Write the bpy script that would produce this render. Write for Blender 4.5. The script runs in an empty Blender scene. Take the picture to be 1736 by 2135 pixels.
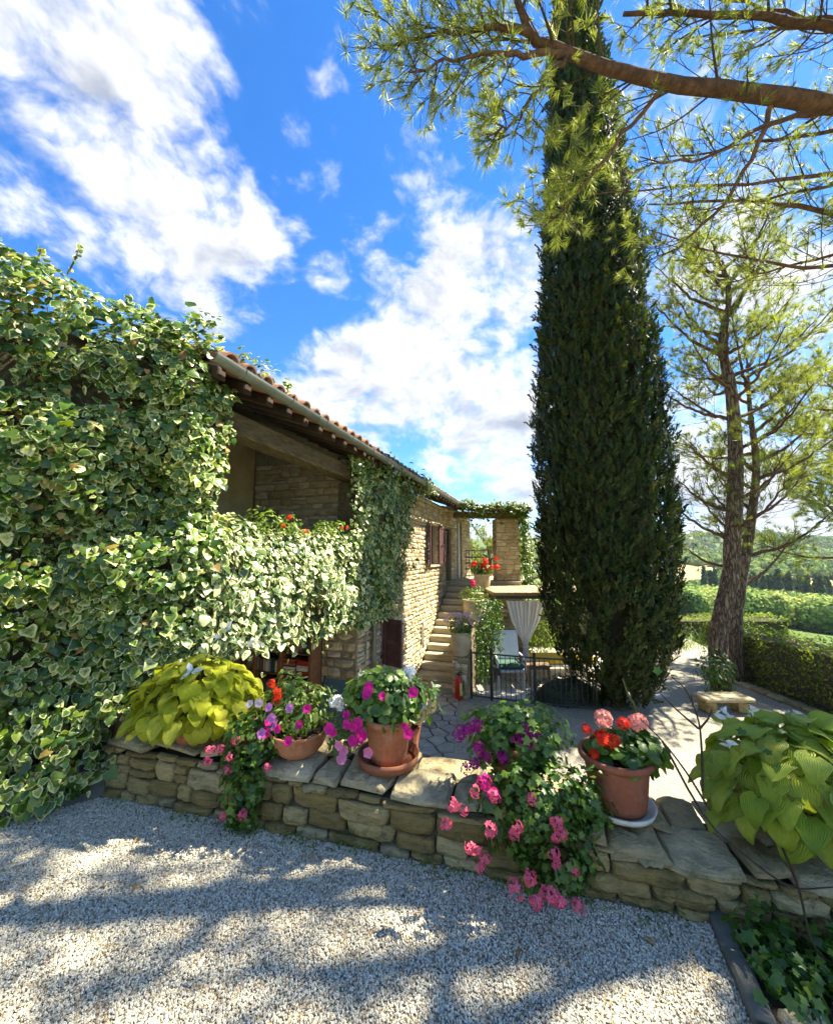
import bpy, bmesh, math, random
import numpy as np
from mathutils import Vector, Matrix, noise

# ------------------------------------------------------------------ camera, sky, sun, exposure
SC = bpy.context.scene
COL = SC.collection
R = math.radians
cam_d = bpy.data.cameras.new('camera')
cam = bpy.data.objects.new('camera', cam_d); COL.objects.link(cam)
cam.location = (0, 0, 1.6)
cam.rotation_euler = (R(90 + 6.55), 0, 0)
cam_d.sensor_fit = 'HORIZONTAL'; cam_d.sensor_width = 36; cam_d.lens = 36 * 796 / 1736
cam_d.clip_start = 0.05; cam_d.clip_end = 9000
SC.camera = cam
SUN_AZ, SUN_EL = 75, 54
SC.view_settings.view_transform = 'Standard'; SC.view_settings.look = 'None'
SC.view_settings.gamma = 1; SC.view_settings.exposure = 2.3
SC.view_settings.use_curve_mapping = False
SC.render.engine = 'CYCLES'
SC.cycles.max_bounces = 6; SC.cycles.diffuse_bounces = 3; SC.cycles.transparent_max_bounces = 8
SC.cycles.use_adaptive_sampling = True; SC.cycles.adaptive_threshold = 0.02
SC.cycles.use_denoising = True

sun_d = bpy.data.lights.new('sun', 'SUN'); sun_d.energy = 4.6; sun_d.angle = R(0.55); sun_d.color = (1, .92, .78)
sun = bpy.data.objects.new('sun', sun_d); COL.objects.link(sun)
SD = Vector((math.sin(R(SUN_AZ)) * math.cos(R(SUN_EL)), math.cos(R(SUN_AZ)) * math.cos(R(SUN_EL)), math.sin(R(SUN_EL))))
sun.rotation_euler = (-SD).to_track_quat('-Z', 'Y').to_euler(); sun.location = (20, 8, 25)


class G:
    """small helper that writes shader nodes"""
    def __init__(s, tree): s.t = tree
    def n(s, kind, ins=None, **props):
        nd = s.t.nodes.new(kind)
        for k, v in props.items(): setattr(nd, k, v)
        for k, v in (ins or {}).items():
            if isinstance(v, bpy.types.NodeSocket): s.t.links.new(v, nd.inputs[k])
            else: nd.inputs[k].default_value = v
        return nd
    def math(s, op, a, b=0.0, clamp=False):
        return s.n('ShaderNodeMath', {0: a, 1: b}, operation=op, use_clamp=clamp).outputs[0]
    def vmath(s, op, a, b=(0, 0, 0)):
        nd = s.n('ShaderNodeVectorMath', {0: a, 1: b}, operation=op)
        return nd.outputs['Value'] if op in ('DOT_PRODUCT', 'LENGTH') else nd.outputs[0]
    def scale(s, v, f):
        nd = s.n('ShaderNodeVectorMath', {0: v}, operation='SCALE')
        if isinstance(f, bpy.types.NodeSocket): s.t.links.new(f, nd.inputs['Scale'])
        else: nd.inputs['Scale'].default_value = f
        return nd.outputs[0]
    def noise(s, vec, scale, detail=4, rough=.55):
        return s.n('ShaderNodeTexNoise', {'Vector': vec, 'Scale': scale, 'Detail': detail, 'Roughness': rough}).outputs['Fac']
    def mr(s, v, a, b, c=0.0, d=1.0, smooth=True):
        return s.n('ShaderNodeMapRange', {0: v, 1: a, 2: b, 3: c, 4: d}, interpolation_type='SMOOTHSTEP' if smooth else 'LINEAR').outputs[0]
    def mix(s, f, a, b, mode='MIX'):
        nd = s.n('ShaderNodeMix', data_type='RGBA', blend_type=mode)
        for i, v in ((0, f), (6, a), (7, b)):
            if isinstance(v, bpy.types.NodeSocket): s.t.links.new(v, nd.inputs[i])
            elif i == 0: nd.inputs[0].default_value = v
            else: nd.inputs[i].default_value = (*v, 1) if len(v) == 3 else v
        return nd.outputs[2]
    def ramp(s, f, stops):
        nd = s.n('ShaderNodeValToRGB', {0: f}); e = nd.color_ramp.elements
        while len(e) < len(stops): e.new(.5)
        for el, (p, c) in zip(e, stops): el.position = p; el.color = (*c, 1)
        return nd.outputs[0]


# ---- sky with clouds
def pdir(u, v):
    a = (u - 868) / 796; b = (1067.5 - v) / 796; t = R(6.55)
    return Vector((a, math.cos(t) - b * math.sin(t), math.sin(t) + b * math.cos(t))).normalized()

W = bpy.data.worlds.new('World'); SC.world = W; W.use_nodes = True
W.node_tree.nodes.clear(); g = G(W.node_tree)
sky = g.n('ShaderNodeTexSky', sky_type='NISHITA', sun_disc=False, sun_elevation=R(SUN_EL), sun_rotation=R(SUN_AZ),
          air_density=.9, dust_density=0.1, ozone_density=2.6, altitude=400)
skyc = g.n('ShaderNodeHueSaturation', {'Color': sky.outputs[0], 'Saturation': 1.3, 'Value': .98}).outputs[0]
skyc = g.mix(1.0, skyc, (.80, .86, .98), 'MULTIPLY')
D = g.vmath('NORMALIZE', g.n('ShaderNodeTexCoord').outputs['Generated'])
dz = g.n('ShaderNodeSeparateXYZ', {0: D}).outputs[2]
P = g.vmath('MULTIPLY', D, (1, 1, 1.45))
warp = g.n('ShaderNodeTexNoise', {'Vector': P, 'Scale': 3.0, 'Detail': 3}).outputs['Color']
P2 = g.vmath('ADD', P, g.scale(g.vmath('SUBTRACT', warp, (.5, .5, .5)), .16))
clouds = [(30, 120, 14, .24), (110, 230, 13, .24), (60, 360, 12, .20), (170, 60, 8, .16), (300, 330, 11, .32), (400, 440, 11, .34), (500, 490, 8, .30), (380, 560, 8, .22), (470, 650, 6, .28),
          (335, 130, 7, .26), (700, 330, 8, .36), (860, 350, 7, .22), (760, 400, 8, .30), (640, 420, 7, .20), (740, 540, 8, .24), (960, 560, 9, .30), (1040, 640, 12, .40),
          (900, 760, 16, .44), (720, 840, 14, .42), (1040, 850, 14, .44), (600, 790, 8, .24), (1060, 1020, 7, .34), (960, 980, 9, .20),
          (1450, 1110, 8, .34), (1450, 900, 14, .30), (1600, 700, 16, .26), (1750, 950, 16, .30)]
tot = None
for u, v, rad, wt in clouds:
    d_ = g.vmath('DOT_PRODUCT', D, tuple(pdir(u, v)))
    w_ = g.mr(d_, math.cos(R(rad)), math.cos(R(rad * .1)), 0, wt)
    tot = w_ if tot is None else g.math('MAXIMUM', tot, w_)
clear = g.mr(g.vmath('DOT_PRODUCT', D, tuple(pdir(650, 450))), math.cos(R(75)), math.cos(R(35)), 0, .15)
def cloudf(v, det):
    a = g.noise(v, 4.2, det, .60)
    b = g.math('ABSOLUTE', g.math('SUBTRACT', g.noise(v, 10.0, 4, .55), .5))
    return g.math('ADD', g.math('MULTIPLY', g.math('SUBTRACT', a, .5), 1.55), g.math('MULTIPLY', g.math('SUBTRACT', b, .08), .8))
base = g.math('SUBTRACT', g.math('ADD', tot, .12), clear)
f1 = cloudf(P2, 9); f2 = cloudf(g.vmath('ADD', P2, (.03, .0, .045)), 5)
dens = g.math('ADD', f1, base)
alpha = g.mr(dens, .04, .40)
lit = g.math('ADD', g.math('MULTIPLY', g.math('SUBTRACT', f1, f2), 2.1), g.mr(dens, .12, .70, .90, .25), clamp=True)
ccol = g.mix(lit, (1.35, 1.5, 1.8), (3.6, 3.6, 3.55))
skymix = g.mix(g.math('MULTIPLY', alpha, .96), skyc, ccol)
bg = g.n('ShaderNodeBackground', {0: skymix, 1: .075})
g.t.links.new(bg.outputs[0], g.n('ShaderNodeOutputWorld').inputs[0])

# ------------------------------------------------------------------ materials
MATS = {}
def newmat(name):
    m = bpy.data.materials.new(name); m.use_nodes = True; m.node_tree.nodes.clear(); MATS[name] = m
    return m, G(m.node_tree)
def finish(g, shader): g.t.links.new(shader, g.n('ShaderNodeOutputMaterial').inputs[0])
def pos(g): return g.n('ShaderNodeNewGeometry').outputs['Position']
def rnd(g, k=0.0):
    a = g.n('ShaderNodeObjectInfo').outputs['Random']; b = g.n('ShaderNodeNewGeometry').outputs['Random Per Island']
    return g.math('FRACT', g.math('MULTIPLY', g.math('ADD', g.math('ADD', a, b), k), 1 + k * 7.3))
def princ(g, col, rough=.6, spec=.4, normal=None, metal=0.0, **kw):
    ins = {'Base Color': col if isinstance(col, bpy.types.NodeSocket) else (*col, 1), 'Roughness': rough, 'Specular IOR Level': spec, 'Metallic': metal}
    if normal is not None: ins['Normal'] = normal
    ins.update(kw)
    return g.n('ShaderNodeBsdfPrincipled', ins).outputs[0]
def bump(g, h, dist, strength=1.0, normal=None):
    ins = {'Height': h, 'Distance': dist, 'Strength': strength}
    if normal is not None: ins['Normal'] = normal
    return g.n('ShaderNodeBump', ins).outputs[0]

def leafmat(name, stops, rim=None, trans=.3, rough=.38, spec=.45, rimlo=.35, rimhi=.75, veins=False, tcol=None):
    m, g = newmat(name); r = rnd(g)
    col = g.ramp(r, stops)
    nz = g.noise(pos(g), 45, 3)
    col = g.mix(1.0, col, g.mix(nz, (.72, .74, .7), (1.22, 1.2, 1.15)), 'MULTIPLY')
    if rim is not None:
        at = g.n('ShaderNodeAttribute', attribute_name='rim').outputs['Fac']
        k = g.math('ADD', at, g.math('MULTIPLY', g.math('SUBTRACT', g.noise(pos(g), 70, 2), .5), .9))
        k = g.math('ADD', k, g.math('MULTIPLY', g.math('SUBTRACT', rnd(g, .37), .52), 1.35))
        col = g.mix(g.mr(k, rimlo, rimhi), col, rim)
    nrm = None
    if veins:
        uv = g.n('ShaderNodeAttribute', attribute_name='across').outputs['Fac']
        h = g.math('SINE', g.math('MULTIPLY', uv, 46.0))
        nrm = bump(g, h, .003, .8)
        col = g.mix(g.mr(h, -.9, 1.0, .0, .22), col, g.mix(1.0, col, (1.35, 1.3, 1.3), 'MULTIPLY'))
    p = princ(g, col, rough, spec, nrm)
    t = g.n('ShaderNodeBsdfTranslucent', {'Color': g.mix(1.0, col, tcol or (1.5, 1.6, .7), 'MULTIPLY')}).outputs[0]
    finish(g, g.n('ShaderNodeMixShader', {0: trans, 1: p, 2: t}).outputs[0]); return m

def stonemat(name, stops, sc=1.0, moss=.0, lichen=.3, bumpd=.012):
    m, g = newmat(name); p = pos(g); r = rnd(g)
    off = g.vmath('ADD', p, g.n('ShaderNodeCombineXYZ', {0: g.math('MULTIPLY', r, 9.0), 1: 0.0, 2: 0.0}).outputs[0])
    strat = g.noise(g.vmath('MULTIPLY', off, (1, 1, 4.5)), 7 * sc, 6, .62)
    fine = g.noise(off, 60 * sc, 5, .65)
    col = g.ramp(r, stops)
    col = g.mix(1.0, col, g.ramp(strat, [(.25, (.55, .52, .46)), (.5, (.95, .95, .93)), (.8, (1.32, 1.25, 1.12))]), 'MULTIPLY')
    col = g.mix(1.0, col, g.mix(fine, (.7, .69, .67), (1.28, 1.28, 1.26)), 'MULTIPLY')
    li = g.mr(g.noise(p, 17 * sc, 5, .7), .60, .72, 0, lichen)
    col = g.mix(li, col, (.34, .34, .29))
    if moss:
        mo = g.math('MULTIPLY', g.mr(g.noise(p, 4.2, 6, .7), .50, .66), g.mr(fine, .3, .6, .35, moss))
        col = g.mix(mo, col, (.052, .062, .018))
        bl = g.mr(g.noise(g.vmath('ADD', p, (7, 3, 1)), 9, 6, .75), .58, .70, 0, .7)
        col = g.mix(bl, col, (.05, .047, .036))
    n1 = bump(g, strat, bumpd * 1.6, .9); n2 = bump(g, fine, bumpd * .35, .8, n1)
    finish(g, princ(g, col, .88, .2, n2)); return m

def plainmat(name, c1, c2, sc=8, rough=.7, spec=.3, metal=0.0, bumpd=.003, stretch=(1, 1, 1), perobj=.25, **kw):
    m, g = newmat(name); p = g.vmath('MULTIPLY', pos(g), stretch)
    nz = g.noise(p, sc, 6, .62)
    col = g.mix(g.mr(nz, .3, .7), c1, c2)
    col = g.mix(1.0, col, g.mix(rnd(g), (1 - perobj,) * 3, (1 + perobj,) * 3), 'MULTIPLY')
    f = g.noise(p, sc * 7, 4, .6)
    col = g.mix(1.0, col, g.mix(f, (.85,) * 3, (1.15,) * 3), 'MULTIPLY')
    finish(g, princ(g, col, rough, spec, bump(g, g.math('ADD', nz, g.math('MULTIPLY', f, .4)), bumpd), metal, **kw)); return m

leafmat('ivy', [(0, (.022, .06, .006)), (.4, (.055, .12, .010)), (.75, (.11, .18, .016)), (.965, (.20, .24, .025)), (1, (.26, .15, .05))], rim=(.52, .54, .22), trans=.25, rough=.34, spec=.5, rimlo=.55, rimhi=1.15)
leafmat('ivy_bright', [(0, (.03, .075, .015)), (.5, (.06, .115, .03)), (1, (.12, .16, .045))], rim=(.54, .56, .28), trans=.22, rough=.3, spec=.5, rimlo=.40, rimhi=.72)
leafmat('creeper', [(0, (.06, .12, .015)), (.5, (.11, .18, .02)), (1, (.2, .25, .04))], trans=.4)
leafmat('hosta_gold', [(0, (.40, .46, .02)), (.5, (.54, .58, .03)), (1, (.64, .64, .07))], trans=.42, rough=.42, spec=.35, veins=True, tcol=(1.2, 1.15, .5))
leafmat('hosta_green', [(0, (.24, .34, .03)), (.5, (.34, .44, .04)), (.9, (.46, .52, .06)), (1, (.56, .50, .06))], rim=(.30, .34, .06), trans=.3, rough=.42, spec=.35, veins=True, rimlo=.6, rimhi=.9)
leafmat('geranium_leaf', [(0, (.03, .085, .012)), (.5, (.075, .155, .02)), (1, (.17, .25, .035))], trans=.35)
leafmat('petunia_leaf', [(0, (.06, .12, .02)), (.5, (.11, .18, .03)), (1, (.20, .27, .05))], trans=.38)
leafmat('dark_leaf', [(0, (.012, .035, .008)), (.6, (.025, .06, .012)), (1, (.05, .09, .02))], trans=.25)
leafmat('hedge_leaf', [(0, (.09, .14, .015)), (.5, (.16, .22, .025)), (1, (.28, .31, .04))], trans=.35, rough=.6, spec=.2)
leafmat('cypress_leaf', [(0, (.012, .025, .005)), (.5, (.024, .043, .008)), (.82, (.045, .07, .012)), (.94, (.06, .045, .014)), (1, (.07, .05, .02))], trans=.18, rough=.6, spec=.2)
leafmat('pine_needle', [(0, (.15, .18, .035)), (.6, (.23, .26, .055)), (1, (.32, .32, .09))], trans=.45, rough=.45)
m, g = newmat('far_leaf'); p = pos(g)
col = g.ramp(g.noise(p, .075, 3), [(.34, (.03, .08, .025)), (.5, (.15, .24, .055)), (.64, (.32, .37, .10))])
col = g.mix(1.0, col, g.mix(rnd(g), (.7, .72, .7), (1.3, 1.28, 1.2)), 'MULTIPLY')
finish(g, g.n('ShaderNodeMixShader', {0: .25, 1: princ(g, col, .9, .1), 2: g.n('ShaderNodeBsdfTranslucent', {'Color': col}).outputs[0]}).outputs[0])
leafmat('far_conifer', [(0, (.035, .065, .03)), (1, (.06, .095, .045))], trans=.15, rough=.8, spec=.1)
leafmat('dry_leaf', [(0, (.3, .17, .06)), (1, (.42, .26, .10))], trans=.2)
leafmat('dry_bloom', [(0, (.42, .34, .16)), (1, (.6, .5, .28))], trans=.25)
def petal(name, c, rim=None):
    leafmat(name, [(0, tuple(x * .82 for x in c)), (1, c)], rim=rim, trans=.3, rough=.55, spec=.2, rimlo=.55, rimhi=.95, tcol=(1.1, 1.0, 1.0))
petal('magenta', (.70, .02, .26)); petal('lilac', (.62, .22, .55)); petal('pink', (.78, .24, .40)); petal('coral_pink', (.90, .15, .25))
petal('crimson', (.62, .02, .12)); petal('scarlet', (.85, .045, .012)); petal('salmon', (.85, .36, .30)); petal('white_petal', (.80, .82, .80)); petal('purple', (.40, .012, .22))
petal('pale_lilac', (.78, .60, .66)); petal('yellow_eye', (.8, .75, .45))

SAND = [(0, (.21, .15, .052)), (.35, (.30, .22, .082)), (.65, (.37, .28, .115)), (.88, (.45, .355, .17)), (1, (.33, .275, .16))]
stonemat('wall_stone', SAND, 1.2, moss=.68, lichen=.3, bumpd=.022)
stonemat('cap_stone', [(0, (.30, .235, .12)), (.5, (.40, .325, .18)), (1, (.46, .40, .26))], 1.2, moss=.6, lichen=.5, bumpd=.02)
stonemat('house_stone', [(0, (.36, .275, .15)), (.4, (.46, .365, .21)), (.8, (.54, .45, .29)), (1, (.60, .53, .39))], .8, lichen=.1, bumpd=.016)
stonemat('flag_stone', [(0, (.25, .24, .20)), (.5, (.34, .32, .26)), (1, (.42, .38, .30))], .8, lichen=.4, bumpd=.006)
stonemat('pale_paving', [(0, (.52, .48, .39)), (1, (.62, .58, .48))], .6, lichen=.2, bumpd=.004)
stonemat('step_stone', [(0, (.34, .30, .20)), (1, (.44, .39, .27))], .7, lichen=.4, bumpd=.006)
plainmat('mortar', (.36, .29, .18), (.24, .19, .115), 14, .95, .1, bumpd=.012)
plainmat('dark_joint_shade', (.10, .085, .055), (.055, .05, .032), 14, .95, .1, bumpd=.01)  # dark wall joints, and painted shade behind ivy and inside crowns
plainmat('plaster', (.50, .42, .26), (.38, .31, .19), 3, .95, .1, bumpd=.003, perobj=0)
plainmat('concrete', (.16, .155, .12), (.10, .10, .075), 5, .95, .15, bumpd=.006)
def claymat(name, c1, c2, lime, amt):
    m, g = newmat(name); p = pos(g); n1 = g.noise(p, 11, 6, .65); n2 = g.noise(p, 70, 5, .6)
    col = g.mix(g.mr(n1, .3, .7), c1, c2); col = g.mix(1.0, col, g.mix(n2, (.82,) * 3, (1.15,) * 3), 'MULTIPLY')
    st = g.noise(g.vmath('MULTIPLY', p, (1, 1, .35)), 16, 6, .7); col = g.mix(g.mr(st, .52, .72, 0, amt), col, lime)
    dk = g.noise(g.vmath('ADD', p, (3, 1, 5)), 9, 6, .72); col = g.mix(g.mr(dk, .58, .72, 0, .45), col, tuple(x * .35 for x in c1))
    finish(g, princ(g, col, .85, .2, bump(g, g.math('ADD', n1, n2), .002)))
claymat('terracotta', (.36, .135, .055), (.45, .20, .10), (.52, .42, .30), .5)
claymat('dark_terracotta', (.26, .085, .04), (.32, .115, .06), (.40, .30, .22), .22)
plainmat('saucer_clay', (.26, .09, .04), (.34, .13, .06), 14, .6, .3, bumpd=.001)
plainmat('white_plastic', (.55, .53, .44), (.40, .38, .29), 9, .55, .3, bumpd=.001)
plainmat('cream_clay', (.46, .39, .25), (.34, .27, .16), 8, .85, .2, bumpd=.003)
plainmat('roof_tile', (.40, .19, .11), (.20, .13, .09), 6, .9, .15, bumpd=.006, perobj=.3)
plainmat('brick_tile', (.40, .20, .11), (.30, .14, .08), 9, .9, .15, bumpd=.003)
plainmat('old_wood', (.13, .10, .055), (.065, .048, .028), 5, .9, .15, bumpd=.012, stretch=(4, 1, 6))
plainmat('dark_wood', (.055, .035, .022), (.03, .02, .013), 6, .85, .2, bumpd=.005)
plainmat('shutter_wood', (.105, .045, .035), (.065, .03, .025), 8, .6, .35, bumpd=.002)
plainmat('shelf_wood', (.26, .115, .045), (.16, .07, .03), 9, .7, .3, bumpd=.002)
plainmat('pale_wood', (.30, .20, .10), (.20, .13, .07), 9, .7, .3, bumpd=.002)
plainmat('gutter_metal', (.21, .23, .20), (.14, .155, .135), 4, .45, .5, .45, bumpd=.001)
plainmat('iron', (.045, .045, .042), (.08, .075, .065), 25, .6, .4, .3, bumpd=.001)
plainmat('red_paint', (.50, .018, .012), (.42, .015, .012), 4, .3, .5, bumpd=0.0, perobj=0)
plainmat('black_rubber', (.02, .02, .02), (.03, .03, .03), 10, .6, .4)
plainmat('yellow_label', (.72, .60, .12), (.66, .55, .12), 10, .6, .3, perobj=0)
plainmat('yellow_cloth', (.72, .50, .06), (.62, .42, .05), 10, .9, .1)
plainmat('white_paint', (.76, .76, .72), (.68, .68, .63), 6, .6, .3)
plainmat('green_cloth', (.07, .13, .09), (.05, .10, .07), 20, .95, .1)
plainmat('blue_cloth', (.10, .15, .15), (.07, .11, .12), 20, .95, .1)
plainmat('soil', (.075, .055, .034), (.04, .03, .02), 30, .95, .1, bumpd=.02)
plainmat('twig', (.085, .06, .032), (.05, .038, .022), 20, .9, .15)
plainmat('green_stem', (.09, .13, .03), (.12, .16, .04), 20, .6, .3)
plainmat('pine_bark_limb', (.17, .095, .06), (.075, .045, .032), 16, .95, .1, bumpd=.012)
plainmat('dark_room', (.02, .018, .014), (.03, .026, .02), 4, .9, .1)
plainmat('cut_wood', (.42, .28, .17), (.34, .22, .13), 20, .9, .1)
plainmat('cloth_white', (.80, .80, .78), (.74, .74, .72), 6, .9, .1)
BOOKC = [('red', (.36, .03, .025)), ('cream', (.52, .44, .30)), ('dark green', (.03, .09, .06)), ('brown', (.15, .08, .04)), ('white', (.62, .60, .54)), ('dark blue', (.03, .05, .13)), ('grey', (.22, .22, .2)), ('orange', (.45, .16, .04))]
for nm, c in BOOKC: plainmat('book_' + nm.replace(' ', '_'), c, tuple(x * .8 for x in c), 30, .6, .3, perobj=.15)

m, g = newmat('bark'); p = g.vmath('MULTIPLY', pos(g), (1, 1, .2))
vo = g.n('ShaderNodeTexVoronoi', {'Vector': g.vmath('ADD', p, g.scale(g.n('ShaderNodeTexNoise', {'Vector': p, 'Scale': 14.0, 'Detail': 5.0}).outputs['Color'], .16)), 'Scale': 17.0}, feature='DISTANCE_TO_EDGE').outputs[0]
nz = g.noise(p, 40, 5)
col = g.mix(g.mr(vo, .0, .22), (.065, .045, .03), g.mix(nz, (.24, .16, .10), (.36, .27, .18)))
finish(g, princ(g, col, .95, .1, bump(g, g.mr(vo, 0, .3), .03, 1.0, bump(g, nz, .006))))

m, g = newmat('glass'); finish(g, princ(g, (.42, .47, .50), .06, .9, None, .75))
m, g = newmat('curtain')
ad = g.n('ShaderNodeMixShader', {0: .5, 1: princ(g, (.86, .86, .84), .9, .1), 2: g.n('ShaderNodeBsdfTranslucent', {0: (.9, .9, .88, 1)}).outputs[0]}).outputs[0]
finish(g, ad)

m, g = newmat('gravel'); p = pos(g)
v1 = g.n('ShaderNodeTexVoronoi', {'Vector': p, 'Scale': 75.0}); v2 = g.n('ShaderNodeTexVoronoi', {'Vector': p, 'Scale': 75.0}, feature='DISTANCE_TO_EDGE').outputs[0]
rr = g.n('ShaderNodeSeparateColor', {0: v1.outputs['Color']}).outputs[0]
col = g.ramp(rr, [(0, (.32, .295, .22)), (.4, (.48, .445, .34)), (.8, (.60, .55, .41)), (1, (.68, .62, .47))])
col = g.mix(1.0, col, g.mix(g.noise(p, 1.3, 5, .6), (.72, .72, .70), (1.12, 1.1, 1.06)), 'MULTIPLY')
finish(g, princ(g, col, .9, .2, bump(g, g.mr(v2, 0, .35), .012)))
m, g = newmat('pebble'); r = rnd(g)
col = g.ramp(r, [(0, (.27, .25, .20)), (.18, (.46, .43, .33)), (.6, (.62, .58, .45)), (.9, (.74, .70, .55)), (1, (.56, .43, .25))])
col = g.mix(1.0, col, g.mix(g.noise(pos(g), 180, 3), (.85,) * 3, (1.12,) * 3), 'MULTIPLY')
col = g.mix(1.0, col, g.mix(g.noise(pos(g), 1.6, 4, .6), (.80, .82, .80), (1.08, 1.06, 1.04)), 'MULTIPLY')
finish(g, princ(g, col, .8, .3))

m, g = newmat('terrain'); p = pos(g)
fa = g.n('ShaderNodeAttribute', attribute_name='field').outputs['Fac']
woods = g.mix(g.noise(p, .05, 6), (.05, .085, .018), (.10, .15, .035))
tan = g.mix(g.noise(p, .03, 6), (.26, .22, .10), (.33, .28, .14)); grn = g.mix(g.noise(p, .02, 6), (.17, .24, .05), (.24, .29, .08))
col = g.mix(g.mr(fa, .35, .65), woods, g.mix(g.mr(fa, 1.35, 1.65), tan, grn))
finish(g, princ(g, col, .95, .1))

# ------------------------------------------------------------------ mesh helpers
rng = np.random.default_rng(7); random.seed(7)
def tag(o, label=None, cat=None, group=None, kind=None):
    if label: o['label'] = label
    if cat: o['category'] = cat
    if group: o['group'] = group
    if kind: o['kind'] = kind
    return o
def thing(name, label, cat, loc=(0, 0, 0), group=None):
    o = bpy.data.objects.new(name, None); COL.objects.link(o); o.location = loc; o.empty_display_size = .1
    return tag(o, label, cat, group)
def wloc(o):
    v = Vector((0, 0, 0))
    while o is not None: v += o.location; o = o.parent
    return v
def mesh(name, V, F, mat=None, attrs=None, smooth=False):
    me = bpy.data.meshes.new(name)
    if isinstance(F, np.ndarray) and isinstance(V, np.ndarray):
        n, k = F.shape
        me.vertices.add(len(V)); me.vertices.foreach_set('co', np.ascontiguousarray(V, dtype=np.float32).ravel())
        me.loops.add(n * k); me.loops.foreach_set('vertex_index', np.ascontiguousarray(F, dtype=np.int32).ravel())
        me.polygons.add(n); me.polygons.foreach_set('loop_start', np.arange(0, n * k, k, dtype=np.int32))
        me.update(calc_edges=True)
    else: me.from_pydata(V.tolist() if isinstance(V, np.ndarray) else V, [], F)
    for k, a in (attrs or {}).items():
        at = me.attributes.new(k, 'FLOAT', 'POINT'); at.data.foreach_set('value', np.asarray(a, dtype=np.float32))
    if mat: me.materials.append(MATS[mat])
    me.polygons.foreach_set('use_smooth', np.full(len(me.polygons), bool(smooth)))
    me.update(); return me
def obj(name, me, parent=None, loc=None, mtx=None, kind=None):
    """V in world space unless loc or mtx is given (also world); stored relative to the parent empty"""
    o = bpy.data.objects.new(name, me); COL.objects.link(o)
    base = wloc(parent) if parent else Vector((0, 0, 0))
    if parent: o.parent = parent
    if mtx is not None:
        M = mtx.copy(); M.translation = M.translation - base; o.matrix_basis = M
    else: o.location = (Vector(loc) if loc is not None else Vector((0, 0, 0))) - base
    if kind: o['kind'] = kind
    return o
def part(name, V, F, mat, parent=None, attrs=None, smooth=False, kind=None):
    V = np.asarray(V, dtype=float); c = V.mean(0)
    return obj(name, mesh(name, V - c, F, mat, attrs, smooth), parent, loc=c, kind=kind)
def sub(name, V, F, mat, parent, **kw): return part(name, V, F, mat, parent, **kw)

BOXF = [(0, 1, 3, 2), (4, 6, 7, 5), (0, 4, 5, 1), (2, 3, 7, 6), (0, 2, 6, 4), (1, 5, 7, 3)]
_bev = {}
def box_vf(sx, sy, sz, bev=.0, seg=1):
    k = (round(sx, 3), round(sy, 3), round(sz, 3), bev, seg)
    if k in _bev: return _bev[k]
    bm = bmesh.new(); bmesh.ops.create_cube(bm, size=1); bmesh.ops.scale(bm, vec=(sx, sy, sz), verts=bm.verts)
    if bev: bmesh.ops.bevel(bm, geom=bm.edges[:], offset=min(bev, .45 * min(sx, sy, sz)), segments=seg, affect='EDGES', profile=.5)
    bm.verts.ensure_lookup_table(); V = np.array([v.co[:] for v in bm.verts]); F = [tuple(v.index for v in f.verts) for f in bm.faces]; bm.free()
    _bev[k] = (V, F); return V, F
class Fr:
    """a local frame: a along the wall, n outwards, z up"""
    def __init__(s, o, a):
        a = np.array([a[0], a[1], 0.]); s.a = a / np.linalg.norm(a); s.n = np.array([s.a[1], -s.a[0], 0.]); s.o = np.array([o[0], o[1], 0.])
    def p(s, a, n, z):
        a, n, z = np.broadcast_arrays(np.asarray(a, float), np.asarray(n, float), np.asarray(z, float))
        return s.o + a[..., None] * s.a + n[..., None] * s.n + z[..., None] * np.array([0, 0, 1.])
    def vf(s, a0, a1, n0, n1, z0, z1, bev=.006):
        V, F = box_vf(a1 - a0, n1 - n0, z1 - z0, bev)
        return s.p(V[:, 0] + (a0 + a1) / 2, V[:, 1] + (n0 + n1) / 2, V[:, 2] + (z0 + z1) / 2), [f[::-1] for f in F]
    def box(s, name, a0, a1, n0, n1, z0, z1, mat, parent=None, bev=.006, kind=None, tilt=0.0):
        V, F = box_vf(a1 - a0, n1 - n0, z1 - z0, bev); V = V.copy()
        if tilt: V[:, 2] += V[:, 0] * tilt
        W_ = s.p(V[:, 0] + (a0 + a1) / 2, V[:, 1] + (n0 + n1) / 2, V[:, 2] + (z0 + z1) / 2)
        F2 = [f[::-1] for f in F]                      # frame (a, n, z) is left-handed
        return part(name, W_, F2, mat, parent, kind=kind)
def join(items):
    Vs, Fs, k = [], [], 0
    for V, F in items:
        V = np.asarray(V); Vs.append(V); Fs += [tuple(i + k for i in f) for f in F]; k += len(V)
    return np.concatenate(Vs), Fs
def wbox(name, lo, hi, mat, parent=None, bev=.006, kind=None):
    lo = np.array(lo, float); hi = np.array(hi, float); V, F = box_vf(*(hi - lo), bev)
    return part(name, V + (lo + hi) / 2, F, mat, parent, kind=kind)

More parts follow.
